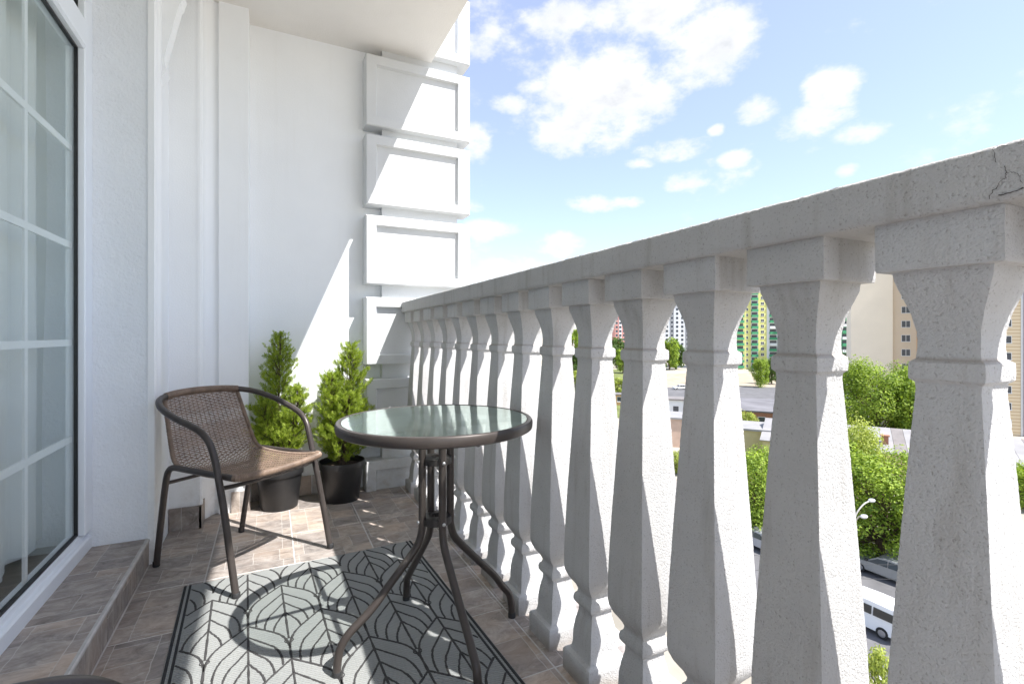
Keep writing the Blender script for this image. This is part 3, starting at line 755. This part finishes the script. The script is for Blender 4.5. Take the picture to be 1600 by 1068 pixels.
    wrap(spline([(-.205, -.215, .426), (-.19, -.236, .424), (-.1, -.243, .419), (0, -.245, .417), (.1, -.243, .419), (.19, -.236, .424), (.205, -.215, .426)], 8), .0135, 'front_rail')
    wrap(spline([(-.165, .2505, .7017), (-.10, .2712, .7078), (0, .281, .711), (.10, .2712, .7078), (.165, .2505, .7017)], 10), .0145, 'top_wrap')
    return ch
chair = make_chair('rattan_armchair', 'brown woven rattan armchair with round tube arms standing on the rug corner beside the thujas')
FACE = math.atan2(.644, .765)
chair.location = (-.108, 2.413, .003); chair.rotation_euler = (0, 0, FACE)
ch2 = copy_tree(chair); ch2['label'] = 'second rattan armchair, only its dark arm peeking in at the bottom left picture edge'
ch2.location = (-.09, .44, 0); ch2.rotation_euler = (0, 0, R(132))

# ------------------------------------------------------------------ thujas in pots
def thuja(name, label, loc, rp, hp, hgt, rad, seed, tops):
    rnd = random.Random(seed)
    e = empty(name, loc, 0, label, 'plant', 'potted thujas by the end wall')
    pot = MB().lathe([(rp*.74, 0), (rp*.76, .004), (rp*.93, hp-.045), (rp*.935, hp-.04), (rp*.99, hp-.038), (rp, hp-.03), (rp*1.01, hp-.004), (rp, hp), (rp*.965, hp-.002), (rp*.95, hp-.03), (rp*.93, hp-.035)], 40, cap=False)
    pot.lathe([(rp*.02, .003), (rp*.75, .003)], 40, cap=False); pot.build('pot', 'pot_plastic', e, True, angle=35)
    so_ = MB(); so_.lathe([(.001, hp-.020), (rp*.5, hp-.026), (rp*.945, hp-.034)], 24, cap=False); so_.build('soil', 'soil', e, True)
    tr = MB(); lf = MB()
    for (tx, ty, th, r0) in tops:
        pts = [(tx*.2, ty*.2, hp-.03), (tx*.6+rnd.uniform(-.01, .01), ty*.6, hp+th*.35), (tx, ty, hp+th*.7), (tx*1.05+.004, ty, hp+th*.97)]
        sp = spline(pts, 6); tr.tube(sp, .008, 6, rfun=lambda i: .009*(1-.85*i/len(sp)))
        nb = int(175*th/.7)
        for b in range(nb):
            q = .03+.97*(b+.5)/nb; base = sp[min(len(sp)-1, int(q*(len(sp)-1)))]
            ang = b*2.39996+rnd.uniform(-.4, .4)
            env = r0*((1-q)**.72*(.45+.55*min(1, q/.14)))*rnd.uniform(.45, 1.15)+.010
            up = .8+.7*q+rnd.uniform(-.2, .25)
            dirv = Vector((math.cos(ang), math.sin(ang), up)).normalized(); L = env/max(.35, math.hypot(dirv.x, dirv.y))
            tip = base+dirv*L
            if L > .03: tr.tube([base, base.lerp(tip, .8)], .0016, 3, cap=False)
            ns = max(3, int(L/.012))
            for k in range(ns):
                f_ = .35+.7*(k+rnd.random())/ns; c0 = base.lerp(tip, min(1, f_))
                spray(lf, c0, dirv, rnd, rnd.uniform(.022, .046)*(1.1-.35*q))
    tr.build('trunk', 'bark', e, True); lf.build('foliage', 'thuja_leaf', e)
    return e
def spray(m, c, d, rnd, L):
    d2 = (d+Vector((rnd.uniform(-.8, .8), rnd.uniform(-.8, .8), rnd.uniform(-.25, .65)))).normalized()
    side = d2.cross(Vector((rnd.uniform(-1, 1), rnd.uniform(-1, 1), rnd.uniform(-.3, .3)))).normalized()
    nrm = d2.cross(side); vs = []; fs = []
    def blade(a, b, w):
        n0 = len(vs); dd = (b-a).normalized(); sv = dd.cross(nrm)
        mid = a.lerp(b, .55)+nrm*L*.04
        vs.extend([a, mid+sv*w, b, mid-sv*w]); fs.append((n0, n0+1, n0+2, n0+3))
    blade(c, c+d2*L, L*.06)
    for k in range(4):
        f = .15+.2*k; p = c+d2*L*f; l2 = L*(.55-.09*k)
        for s in (-1, 1):
            dirb = (d2*.8+side*s*.75+nrm*rnd.uniform(-.2, .2)).normalized()
            blade(p, p+dirb*l2, L*.055)
    m.add(vs, fs)
thuja('potted_thuja', 'narrow taller potted thuja in a black pot behind the chair', (.045, 3.055, 0), .125, .225, .75, .17, 3, [(0.0, .01, .765, .15), (.085, -.03, .44, .13), (-.07, -.03, .36, .125)])
thuja('potted_thuja', 'bushier yellow green potted thuja in a black pot next to the column', (.375, 3.035, 0), .128, .23, .68, .18, 11, [(.05, .03, .69, .165), (-.06, -.02, .52, .15), (.03, -.06, .40, .145)])

# ================================================================== THE TOWN BELOW
ZG = -16.0
g = MB(); g.add([(-900, -600, ZG-.02), (1500, -600, ZG-.02), (1500, 1900, ZG-.02), (-900, 1900, ZG-.02)], [(0, 1, 2, 3)]); props(g.build('ground', 'earth'), kind='structure')
def sheet(name, pts, mat, dz, kind='structure'):
    m = MB(); m.add([(p[0], p[1], ZG+dz) for p in pts], [tuple(range(len(pts)))]); return props(m.build(name, mat), kind=kind)
sheet('road', [(27, -60), (38.6, -60), (38.6, 78), (27, 78)], 'asphalt', 0.0)
for x0 in (26.75, 38.6): props(MB().box((x0, -60, ZG-.01), (x0+.25, 78, ZG+.13)).build('kerb', 'kerb_stone'), kind='structure')
sheet('pavement', [(38.85, -60), (42, -60), (42, 78), (38.85, 78)], 'paving', .11)
sheet('parking_lot', [W(880, 112), W(1260, 112), W(1260, 158), W(880, 158)], 'asphalt', .004)
sheet('sandy_verge', [W(860, 160), W(1300, 160), W(1300, 215), W(860, 215)], 'sand', .004)
sheet('lawn', [W(820, 100), W(990, 100), W(985, 240), W(820, 240)], 'lawn', .012)
sheet('lawn', [W(1100, 46), W(1290, 46), W(1290, 108), W(1100, 108)], 'lawn', .012)
# ---- buildings; local frame: front faces -Y, origin at ground centre of the front
def bld(name, label, u, D, yaw_off=0):
    p = W(u, D, ZG); a = math.atan2(p.x, p.y)
    return empty(name, p, -a+R(yaw_off), label, 'building')
wcache = {}
def window(e, x, z, w, h, y=0, frame='far_frame', split=2):
    key = (w, h, frame, split)
    if key not in wcache:
        m = MB(); t_ = .07
        m.box((-w/2, -.06, 0), (-w/2+t_, .05, h)); m.box((w/2-t_, -.06, 0), (w/2, .05, h)); m.box((-w/2+t_, -.06, 0), (w/2-t_, .05, t_)); m.box((-w/2+t_, -.06, h-t_), (w/2-t_, .05, h))
        if split == 2: m.box((-.04, -.058, t_), (.04, .05, h-t_))
        m.box((-w/2-.08, -.14, -.05), (w/2+.08, -.06, 0))
        a = m.build('window', frame); b = MB().box((-w/2+.02, -.02, .02), (w/2-.02, .03, h-.02)).build('pane', 'far_pane')
        wcache[key] = (a.data, b.data); bpy.data.objects.remove(a); bpy.data.objects.remove(b)
    o = link('window', wcache[key][0], None, e, loc=(x, y, z)); link('pane', wcache[key][1], None, o)
bcache = {}
def balcony(e, x, z, w, h, front, y=0):
    key = (w, h, front)
    if key not in bcache:
        m = MB().box((-w/2, -1.0, -.12), (w/2, 0, 0)); a = m.build('balcony', 'white_panel')
        m = MB().box((-w/2-.02, -1.04, -.1), (w/2+.02, -.98, 1.05)); m.box((-w/2-.03, -.979, -.1), (-w/2+.03, 0, 1.05)); m.box((w/2-.03, -.979, -.1), (w/2+.03, 0, 1.05)); b = m.build('parapet', front)
        c = MB().box((-w/2+.1, -.05, .0), (w/2-.1, .02, 2.3)).build('balcony_window', 'far_pane')
        bcache[key] = (a.data, b.data, c.data); [bpy.data.objects.remove(q) for q in (a, b, c)]
    o = link('balcony', bcache[key][0], None, e, loc=(x, y, z)); link('parapet', bcache[key][1], None, o); link('balcony_window', bcache[key][2], None, o)
# yellow and green tower
e = bld('apartment_tower', 'yellow, green and white apartment tower beyond the parking lot', 1180, 240, 20)
FH = 2.75; NF = 17; m_px = 240/F/.94
def X(u): return (u-1180)*m_px
MB().box((X(1120), 0, 0), (X(1236), 15, NF*FH+1)).build('wall', 'white_panel', e)
for (a, b) in ((1165, 1174), (1184, 1196)): MB().box((X(a), -.12, 0), (X(b), 0-.001, NF*FH+.6)).build('facade_strip', 'yellow_panel', e)
MB().box((X(1140), -.1, 0), (X(1164.5), -.001, NF*FH+.6)).build('facade_strip', 'yellow_panel', e)
MB().box((X(1118), -.3, NF*FH+1.0), (X(1238), 15.3, NF*FH+1.5)).build('roof_cornice', 'grey_panel', e)
for f in range(NF):
    z = f*FH+.9
    balcony(e, X(1158), z-.3, 3.6, 1, 'green_panel', -.1)
    balcony(e, X(1179), z-.3, 2.9, 1, 'green_panel')
    balcony(e, X(1205), z-.3, 3.4, 1, 'green_panel' if f % 3 != 1 else 'white_panel')
    window(e, X(1190), z, 1.5, 1.5, -.12); window(e, X(1168.5), z, .9, 1.4, -.12, split=1)
    window(e, X(1216), z, 1.3, 1.5); window(e, X(1228), z, 1.3, 1.5)
# green block left of the beige one
e = bld('apartment_block', 'deep green apartment block with white balconies just left of the beige wall', 1325, 215, 20)
m_px = 215/F/.94
def X(u): return (u-1325)*m_px
MB().box((X(1300), 0, 0), (X(1352), 14, 15*2.8+1)).build('wall', 'green_panel', e)
for f in range(15):
    z = f*2.8+.8
    balcony(e, X(1321.5), z, 2.6, 1, 'white_panel' if f % 2 else 'green_panel'); window(e, X(1332), z+.1, 1.6, 1.5); window(e, X(1312), z+.1, 1.6, 1.5)
MB().box((X(1299), -.3, 43), (X(1353), 14.3, 43.5)).build('roof_cornice', 'white_panel', e)
# beige block
e = bld('apartment_block', 'beige apartment block with one blank wall and orange window bays', 1395, 98, 12)
m_px = 98/F/.978
def X(u): return (u-1395)*m_px
MB().box((X(1341), -.6, 0), (X(1394), 4.5, 41.5)).build('blank_wall', 'beige_panel', e)
for z in range(1, 15): pass
MB().box((X(1394)+.001, 0, 0), (X(1560), 13, 40.9)).build('wall', 'beige_dark', e)
for (a, b) in ((1424, 1440), (1470, 1486), (1516, 1532)): MB().box((X(a), -.15, 0), (X(b), -.002, 40.5)).build('orange_bay', 'orange_panel', e)
for f in range(14):
    for u in (1411, 1455, 1500, 1545): window(e, X(u), f*2.8+1.5, 1.45, 1.35)
MB().box((X(1340), -.9, 41.5), (X(1562), 13.3, 42)).build('roof_cornice', 'beige_dark', e)
# ochre block at the right edge
e = bld('apartment_block', 'ochre banded apartment block with square white windows at the right picture edge', 1600, 82, 22)
m_px = 82/F/.93
def X(u): return (u-1600)*m_px
MB().box((X(1520), 0, 0), (X(1596.5), 12, 37)).build('wall', 'ochre_brick', e)
MB().box((X(1596.5)+.001, -.1, 0), (X(1599), 12, 37)).build('white_seam', 'white_panel', e)
MB().box((X(1599)+.001, -.3, 0), (X(1640), 12, 37)).build('lilac_bay', 'lilac_panel', e)
for f in range(12):
    for u in (1581.5+.9*0, 1550): window(e, X(u), f*2.8+1.45, 1.15, 1.25, split=1)
    window(e, X(1606), f*2.8+1.45, 1.0, 1.25, -.3, split=1)
MB().box((X(1518), -.5, 37), (X(1642), 12.4, 37.5)).build('roof_cornice', 'white_panel', e)
# far towers
def far_tower(u, D, wpx, floors, mats, label, cols):
    e = bld('apartment_tower', label, u, D, 8); w = wpx*D/F
    MB().box((-w/2, 0, 0), (w/2, 16, floors*2.9+1)).build('wall', mats[0], e)
    cw = w/cols
    for c in range(cols):
        if c % 3 == 1: MB().box((-w/2+c*cw+.3, -.15, 0), (-w/2+(c+1)*cw-.3, -.002, floors*2.9+.6)).build('facade_strip', mats[1], e)
        for f in range(floors): window(e, -w/2+(c+.5)*cw, f*2.9+.9, 1.7, 1.7, -.15 if c % 3 == 1 else 0, split=1)
    MB().box((-w/2-.3, -.3, floors*2.9+1), (w/2+.3, 16.3, floors*2.9+1.6)).build('roof_cornice', 'grey_panel', e)
    return e
far_tower(1062, 330, 46, 12, ('white_panel', 'grey_panel'), 'far white and grey apartment tower seen between two balusters', 6)
far_tower(972, 350, 22, 11, ('pink_panel', 'white_panel'), 'far pinkish red apartment tower seen between two balusters', 4)
# low buildings
def low_house(name, label, u, D, w, d, h, wall, roof, rise=0, yaw=0, over=.3, door=True):
    e = bld(name, label, u, D, yaw)
    MB().box((-w/2, 0, 0), (w/2, d, h)).build('wall', wall, e)
    if rise:
        m = MB(); y0, y1, x0, x1 = -over, d+over, -w/2-over, w/2+over; ym = (y0+y1)/2
        nst = max(1, int((x1-x0)/1.1))
        for k in range(nst):                         # standing-seam sheets, each lapping the next
            a, b = x0+(x1-x0)*k/nst, x0+(x1-x0)*(k+1)/nst-.03
            mm = MB()
            for (ya, yb, za, zb) in ((y0, ym, h, h+rise), (ym, y1, h+rise, h)):
                mm.add([(a, ya, za), (b, ya, za), (b, yb, zb), (a, yb, zb), (a, ya, za+.08), (b, ya, za+.08), (b, yb, zb+.08), (a, yb, zb+.08)], [(0,3,2,1),(4,5,6,7),(0,1,5,4),(1,2,6,5),(2,3,7,6),(3,0,4,7)])
            mm.build('roof_sheet', roof if (k*7) % 5 < 3 else 'roof_metal', e)
        MB().prism([(0, h), (d, h), (d/2, h+rise*.95)], 'x', -w/2, w/2).build('gable', wall, e)
    else:
        MB().box((-w/2-over, -over, h), (w/2+over, d+over, h+.25)).build('roof', roof, e)
    k = max(1, int(w/3.2))
    for i in range(k): window(e, -w/2+(i+.5)*w/k, h*.35, 1.2, 1.2, split=1)
    return e
low_house('garage_row', 'long brick garage row with flat dark bitumen roof beside the parking lot', 1190, 88, 17, 19, 3.0, 'brick_red', 'bitumen', over=.15)
low_house('pink_house', 'low pinkish plastered house glimpsed between two balusters', 1062, 74, 7, 6, 4.2, 'pink_plaster', 'roof_metal_pale', over=.2)
low_house('white_shed', 'small white shed with grey roof at the parking lot edge', 1056, 100, 5, 4, 3.6, 'white_panel', 'roof_metal')
e = low_house('yellow_house', 'small yellow plastered house with pale flat roof behind the trees', 1200, 64, 6.0, 6, 4.3, 'yellow_plaster', 'roof_metal_pale', over=.35)
lh_ = low_house('long_house', 'long low house with pale patched metal roof behind the big tree', 1430, 54, 30, 12, 3.6, 'yellow_plaster', 'roof_metal_pale', 1.9, 6)
for (xv, yv) in ((-9.5, 2.2), (-6.0, 3.6), (-2.5, 2.0)):
    v_ = MB().box((-.3, -.3, 0), (.3, .3, 1.3)); v_.box((-.42, -.42, 1.3005), (.42, .42, 1.42)); o_ = v_.build('chimney', 'brick_red', lh_); o_.location = (xv, yv, 3.9)
low_house('orange_hut', 'tiny hut with orange wall on the far lawn', 968, 118, 3, 3, 2.4, 'orange_panel', 'roof_metal')
sg = MB().box((-1.0, -.06, 1.4), (1.0, .06, 5.2)); sg.box((-.08, -.05, 0), (.08, .05, 1.399)); e = bld('sign_board', 'blank white sign board on the sandy verge beside a small tree', 1194, 160); e['category'] = 'sign'
sg.build('board', 'white_panel', e)
# ---- trees
tcache = {}
def tree_meshes(kind, seed, nleaf, leaf, nclump, zlo=.15):
    rnd = random.Random(seed); lf = MB(); tr = MB()
    trunk = [(0, 0, 0), (.02, .01, .18), (-.01, .02, .38), (.02, 0, .62), (0, 0, .85)]; sp = spline(trunk, 4)
    tr.tube(sp, .03, 7, rfun=lambda i: .032*(1-.8*i/len(sp)))
    clumps = []
    for k in range(nclump):
        a = k*2.39996+rnd.uniform(-.5, .5); q = (k+.5)/nclump
        zc = zlo+(.92-zlo)*q+rnd.uniform(-.05, .05); rr = .42*math.sqrt(max(.03, 1-((zc-.5)/(.54 if zlo > .1 else .62))**2))*rnd.uniform(.45, .95)
        c = Vector((rr*math.cos(a), rr*math.sin(a), zc)); clumps.append((c, rnd.uniform(.10, .18)))
        b0 = Vector(sp[min(len(sp)-1, int(len(sp)*max(.25, zc-.22)))])
        tr.tube(spline([b0, b0.lerp(c, .5)+Vector((0, 0, -.03)), c], 3), .008, 4, rfun=lambda i: .010-.0012*i)
    for i in range(nleaf):
        c, r = clumps[rnd.randrange(nclump)]
        d = Vector((rnd.gauss(0, 1), rnd.gauss(0, 1), rnd.gauss(0, .8))).normalized()
        p = c+d*r*(rnd.random()**.45); p.z += .0
        nrm = (d+Vector((rnd.gauss(0, .5), rnd.gauss(0, .5), .5+rnd.gauss(0, .4)))).normalized()
        t1 = nrm.orthogonal().normalized(); t1 = (Matrix.Rotation(rnd.uniform(0, 6.28), 3, nrm) @ t1); t2 = nrm.cross(t1)
        s = leaf*rnd.uniform(.7, 1.3)
        lf.add([p-t1*s, p+t2*s*.55+nrm*s*.15, p+t1*s, p-t2*s*.55+nrm*s*.15], [(0, 1, 2, 3)])
    a = lf.build('crown', kind); b = tr.build('trunk', 'bark', None, True)
    d = (a.data, b.data); bpy.data.objects.remove(a); bpy.data.objects.remove(b); return d
def tree(label, u, D, height, width, kind='leaf_mid', var=0, name='leafy_tree', dens='mid', z=ZG, group=None):
    key = (kind, var, dens)
    if key not in tcache:
        nl, ls, nc = {'near': (30000, .0125, 70), 'mid': (9000, .021, 42), 'far': (2600, .042, 26)}[dens]
        tcache[key] = tree_meshes(kind, hash((kind, var, dens)) % 1000 if False else sum(map(ord, kind))+var*17, nl, ls, nc, .07 if dens == 'near' else .15)
    e = empty(name, W(u, D, z), random.uniform(0, 6.28), label, 'tree', group)
    sc_ = (width/.95, width/.95, height)
    for nm, me in zip(('crown', 'trunk'), tcache[key]):
        o = link(nm, me, None, e); o.scale = sc_
    return e
tree('big bright green street tree behind the double street lamp', 1378, 37.5, 8.3, 10, 'leaf_mid', 0, dens='near')
tree('yellow green tree crown left of the pale metal roof', 1332, 41, 9.6, 6, 'leaf_yellow', 1, dens='near')
tree('big rounded green tree standing before the beige wall', 1372, 74, 13.0, 13.0, 'leaf_mid', 2, dens='near')
tree('dark green tree at the left foot of the beige wall', 1322, 120, 12.5, 6.0, 'leaf_dark', 0, dens='mid')
tree('small round tree on the sandy verge before the yellow tower', 1188, 158, 9.5, 6.2, 'leaf_mid', 1, dens='mid')
tree('darker tree beside the blank sign board', 1206, 168, 9.0, 6.5, 'leaf_dark', 1, dens='mid')
tree('leafy tree in front of the far white tower', 1046, 235, 15, 11, 'leaf_mid', 3, dens='far')
tree('dark tree in front of the far white tower', 1056, 240, 13, 10, 'leaf_dark', 2, dens='far')
tree('far tree seen left of the pinkish tower', 963, 250, 15, 11, 'leaf_dark', 3, dens='far')
tree('green tree below the pinkish tower', 973, 215, 10, 8, 'leaf_mid', 4, dens='far')
tree('tall far tree in the leftmost gap between balusters', 894, 290, 21, 13, 'leaf_mid', 5, dens='far')
tree('dark low tree in the leftmost gap between balusters', 894, 220, 10, 9, 'leaf_dark', 4, dens='far')
tree('dense green tree below the yellow house', 1188, 42.5, 6.9, 8.5, 'leaf_mid', 6, dens='near')
tree('pale tree against the brick garage wall', 1166, 76, 5.2, 4.2, 'leaf_yellow', 2, dens='mid')
tree('low bush in front of the pinkish house', 1058, 60, 2.8, 3.6, 'leaf_yellow', 3, 'bush', dens='mid')
tree('yellow green bush on the far lawn', 966, 135, 5.0, 6, 'leaf_yellow', 4, 'bush', dens='far')
tree('yellow green tree on the lawn in the leftmost gap', 897, 140, 7.0, 7, 'leaf_yellow', 5, 'bush', dens='far')
tree('pale tree top poking up below the white van', 1388, 19.5, 4.45, 2.3, 'leaf_yellow', 6, dens='mid')
tree('green tree before the ochre block at the right edge', 1600, 48, 4.4, 4.5, 'leaf_mid', 7, dens='mid')
tree('round tree behind the long metal roof', 1440, 70, 11, 9, 'leaf_mid', 8, dens='mid')
# ---- vehicles
def vehicle(name, label, cat, loc, rz, body, L, prof, Wd, belt, zr, glass_side, glass_f, glass_r, group=None):
    e = empty(name, loc, rz, label, cat, group)
    def hw(z): return Wd*(1 if z < belt else 1-.16*(z-belt)/(zr-belt))*(1-.05*max(0, (.45-z)/.45))
    m = MB(); n = len(prof); cy, cz = 0, .8
    rings = []
    for (s, sh, k) in ((-1, .035, 1), (-1, 0, .965), (1, 0, .965), (1, .035, 1)):
        rings.append([(s*hw(z)*k, y*(1-sh*.6/ (L/2)) , z-(.02 if sh and z > .5 else 0)) for y, z in prof])
    vs = [p for r in rings for p in r]; fs = [tuple(range(n))[::-1], tuple(range(3*n, 4*n))]
    for q in range(3):
        for i in range(n): fs.append((q*n+i, q*n+(i+1) % n, (q+1)*n+(i+1) % n, (q+1)*n+i))
    m.add(vs, fs); m.build('body', body, e, True, angle=35)
    for poly in glass_side:
        for s in (-1, 1):
            mm = MB(); k = len(poly); mm.add([(s*(hw(z)+.006), y, z) for y, z in poly]+[(s*(hw(z)-.03), y, z) for y, z in poly], [tuple(range(k)), tuple(range(k, 2*k))]+[(i, (i+1) % k, k+(i+1) % k, k+i) for i in range(k)])
            mm.build('side_window', 'car_glass', e)
    for nm, (a, b) in (('windscreen', glass_f), ('rear_window', glass_r)):
        d = Vector((0, b[0]-a[0], b[1]-a[1])); nn = Vector((0, d.z, -d.y)).normalized()*.008
        if nm == 'rear_window': nn = -nn
        if (nn.y < 0) != (nm == 'rear_window'): nn = -nn
        w0, w1 = hw(a[1])*.88, hw(b[1])*.86
        q = [Vector((-w0, a[0], a[1]))+nn, Vector((w0, a[0], a[1]))+nn, Vector((w1, b[0], b[1]))+nn, Vector((-w1, b[0], b[1]))+nn]
        MB().add(q+[p-nn*3 for p in q], [(0,1,2,3),(4,5,6,7),(0,1,5,4),(1,2,6,5),(2,3,7,6),(3,0,4,7)]).build(nm, 'car_glass', e)
    for yw in (-L*.30, L*.31):
        for s in (-1, 1):
            w = MB().lathe([(.20, -.1), (.30, -.1), (.32, -.06), (.32, .06), (.30, .1), (.20, .1)], 20).build('wheel', 'tyre', e, True)
            w.rotation_euler = (0, R(90)*s, 0); w.location = (s*(Wd-.09), yw, .32)
            MB().lathe([(.02, .102), (.08, .115), (.19, .105), (.205, .085)], 14).build('rim', 'rim', w, True)
    for s in (-1, 1):
        MB().box((s*Wd*.93-.09, -L/2-.012, .78), (s*Wd*.93+.05, -L/2+.2, 1.18 if zr > 1.6 else .92)).build('tail_light', 'lamp_red', e)
        MB().box((s*Wd*.78-.14, L/2-.22, .62), (s*Wd*.78+.12, L/2-.03, .80)).build('headlight', 'lamp_clear', e)
        MB().box((s*(Wd+.02)-.09, L*.20, .95), (s*(Wd+.02)+.09, L*.20+.16, 1.1)).build('mirror', 'black_plastic', e)
    MB().box((-Wd*.92, -L/2-.05, .35), (Wd*.92, -L/2+.1, .60)).build('rear_bumper', 'black_plastic', e)
    return e
van_prof = [(-2.15, .30), (2.1, .28), (2.18, .55), (2.1, .85), (1.35, 1.05), (.75, 1.62), (.45, 1.80), (-.6, 1.84), (-1.9, 1.80), (-2.05, 1.70), (-2.17, 1.0)]
vehicle('white_van', 'white high roofed van parked in the street below the balcony', 'van', W(1351, 29.0, ZG+.004), R(2), 'van_white', 4.34, van_prof, .90, 1.02, 1.84,
        [[(-1.92, 1.12), (-.85, 1.12), (-.85, 1.56), (-1.86, 1.54)], [(-.75, 1.12), (.1, 1.12), (.1, 1.57), (-.75, 1.56)], [(.2, 1.10), (1.12, 1.10), (.70, 1.50), (.2, 1.56)]], ((1.30, 1.10), (.78, 1.58)), ((-2.155, 1.12), (-2.07, 1.60)))
sed_prof = [(-2.2, .32), (2.15, .30), (2.25, .55), (2.15, .78), (1.1, .92), (.35, 1.38), (-.1, 1.45), (-.9, 1.43), (-1.6, 1.02), (-2.2, .95), (-2.27, .6)]
sgl = [[(-1.35, .97), (-.35, .95), (-.35, 1.34), (-.85, 1.34)], [(-.27, .95), (.95, .94), (.33, 1.30), (-.27, 1.35)]]
vehicle('parked_car', 'grey saloon car parked under the big tree behind the white van', 'car', W(1388, 34.5, ZG+.004), R(3), 'car_grey', 4.5, sed_prof, .86, .93, 1.45, sgl, ((1.05, .96), (.40, 1.34)), ((-1.54, 1.05), (-.97, 1.38)), 'parked saloon cars')
vehicle('parked_car', 'silver saloon car parked farther up the street, behind the lower balusters', 'car', W(1183, 39.6, ZG+.004), R(-1), 'car_silver', 4.5, sed_prof, .86, .93, 1.45, sgl, ((1.05, .96), (.40, 1.34)), ((-1.54, 1.05), (-.97, 1.38)), 'parked saloon cars')
vehicle('parked_car', 'pale car parked on the far side of the parking lot', 'car', W(1063, 152, ZG+.01), R(70), 'van_white', 4.5, sed_prof, .86, .93, 1.45, sgl, ((1.05, .96), (.40, 1.34)), ((-1.54, 1.05), (-.97, 1.38)), 'parked saloon cars')
# ---- street lamp
lp = W(1333, 24.2, ZG); e = empty('street_lamp', lp, 0, 'double headed street lamp before the big tree', 'street lamp')
MB().lathe([(.11, 0), (.10, .4), (.06, .42), (.05, 7.6), (.04, 7.8)], 12).build('pole', 'lamp_pole', e, True)
for (u, v, D) in ((1362, 781, 24.6), (1350, 806, 23.4)):
    h = W(u, D); h.z = CAMH+(V0-v)/F*D; h = h-lp
    a = Vector((0, 0, h.z-1.25)); d = h-a
    MB().tube(spline([a, a+Vector((d.x*.15, d.y*.15, .65)), a+Vector((d.x*.55, d.y*.55, 1.1)), h], 6), .035, 8).build('arm', 'lamp_pole', e, True)
    hd = MB().lathe([(.02, .06), (.11, .05), (.14, 0), (.12, -.06), (.05, -.1)], 14).build('lamp_head', 'lamp_white', e, True); hd.location = h; hd.scale = (1.5, 1, 1)
# ---- overhead cables
for (za, zb, lab) in ((.0, .15, 'upper of two thin overhead cables sagging before the big tree'), (-.9, -.7, 'lower of two thin overhead cables sagging before the big tree')):
    A, B = W(1150, 30, -12.3+za), W(1560, 30, -12.9+zb); pts = [A.lerp(B, k/20)+Vector((0, 0, -.5*4*(k/20)*(1-k/20))) for k in range(21)]
    props(MB().tube(pts, .012, 5).build('overhead_cable', 'wire'), lab, 'cable')
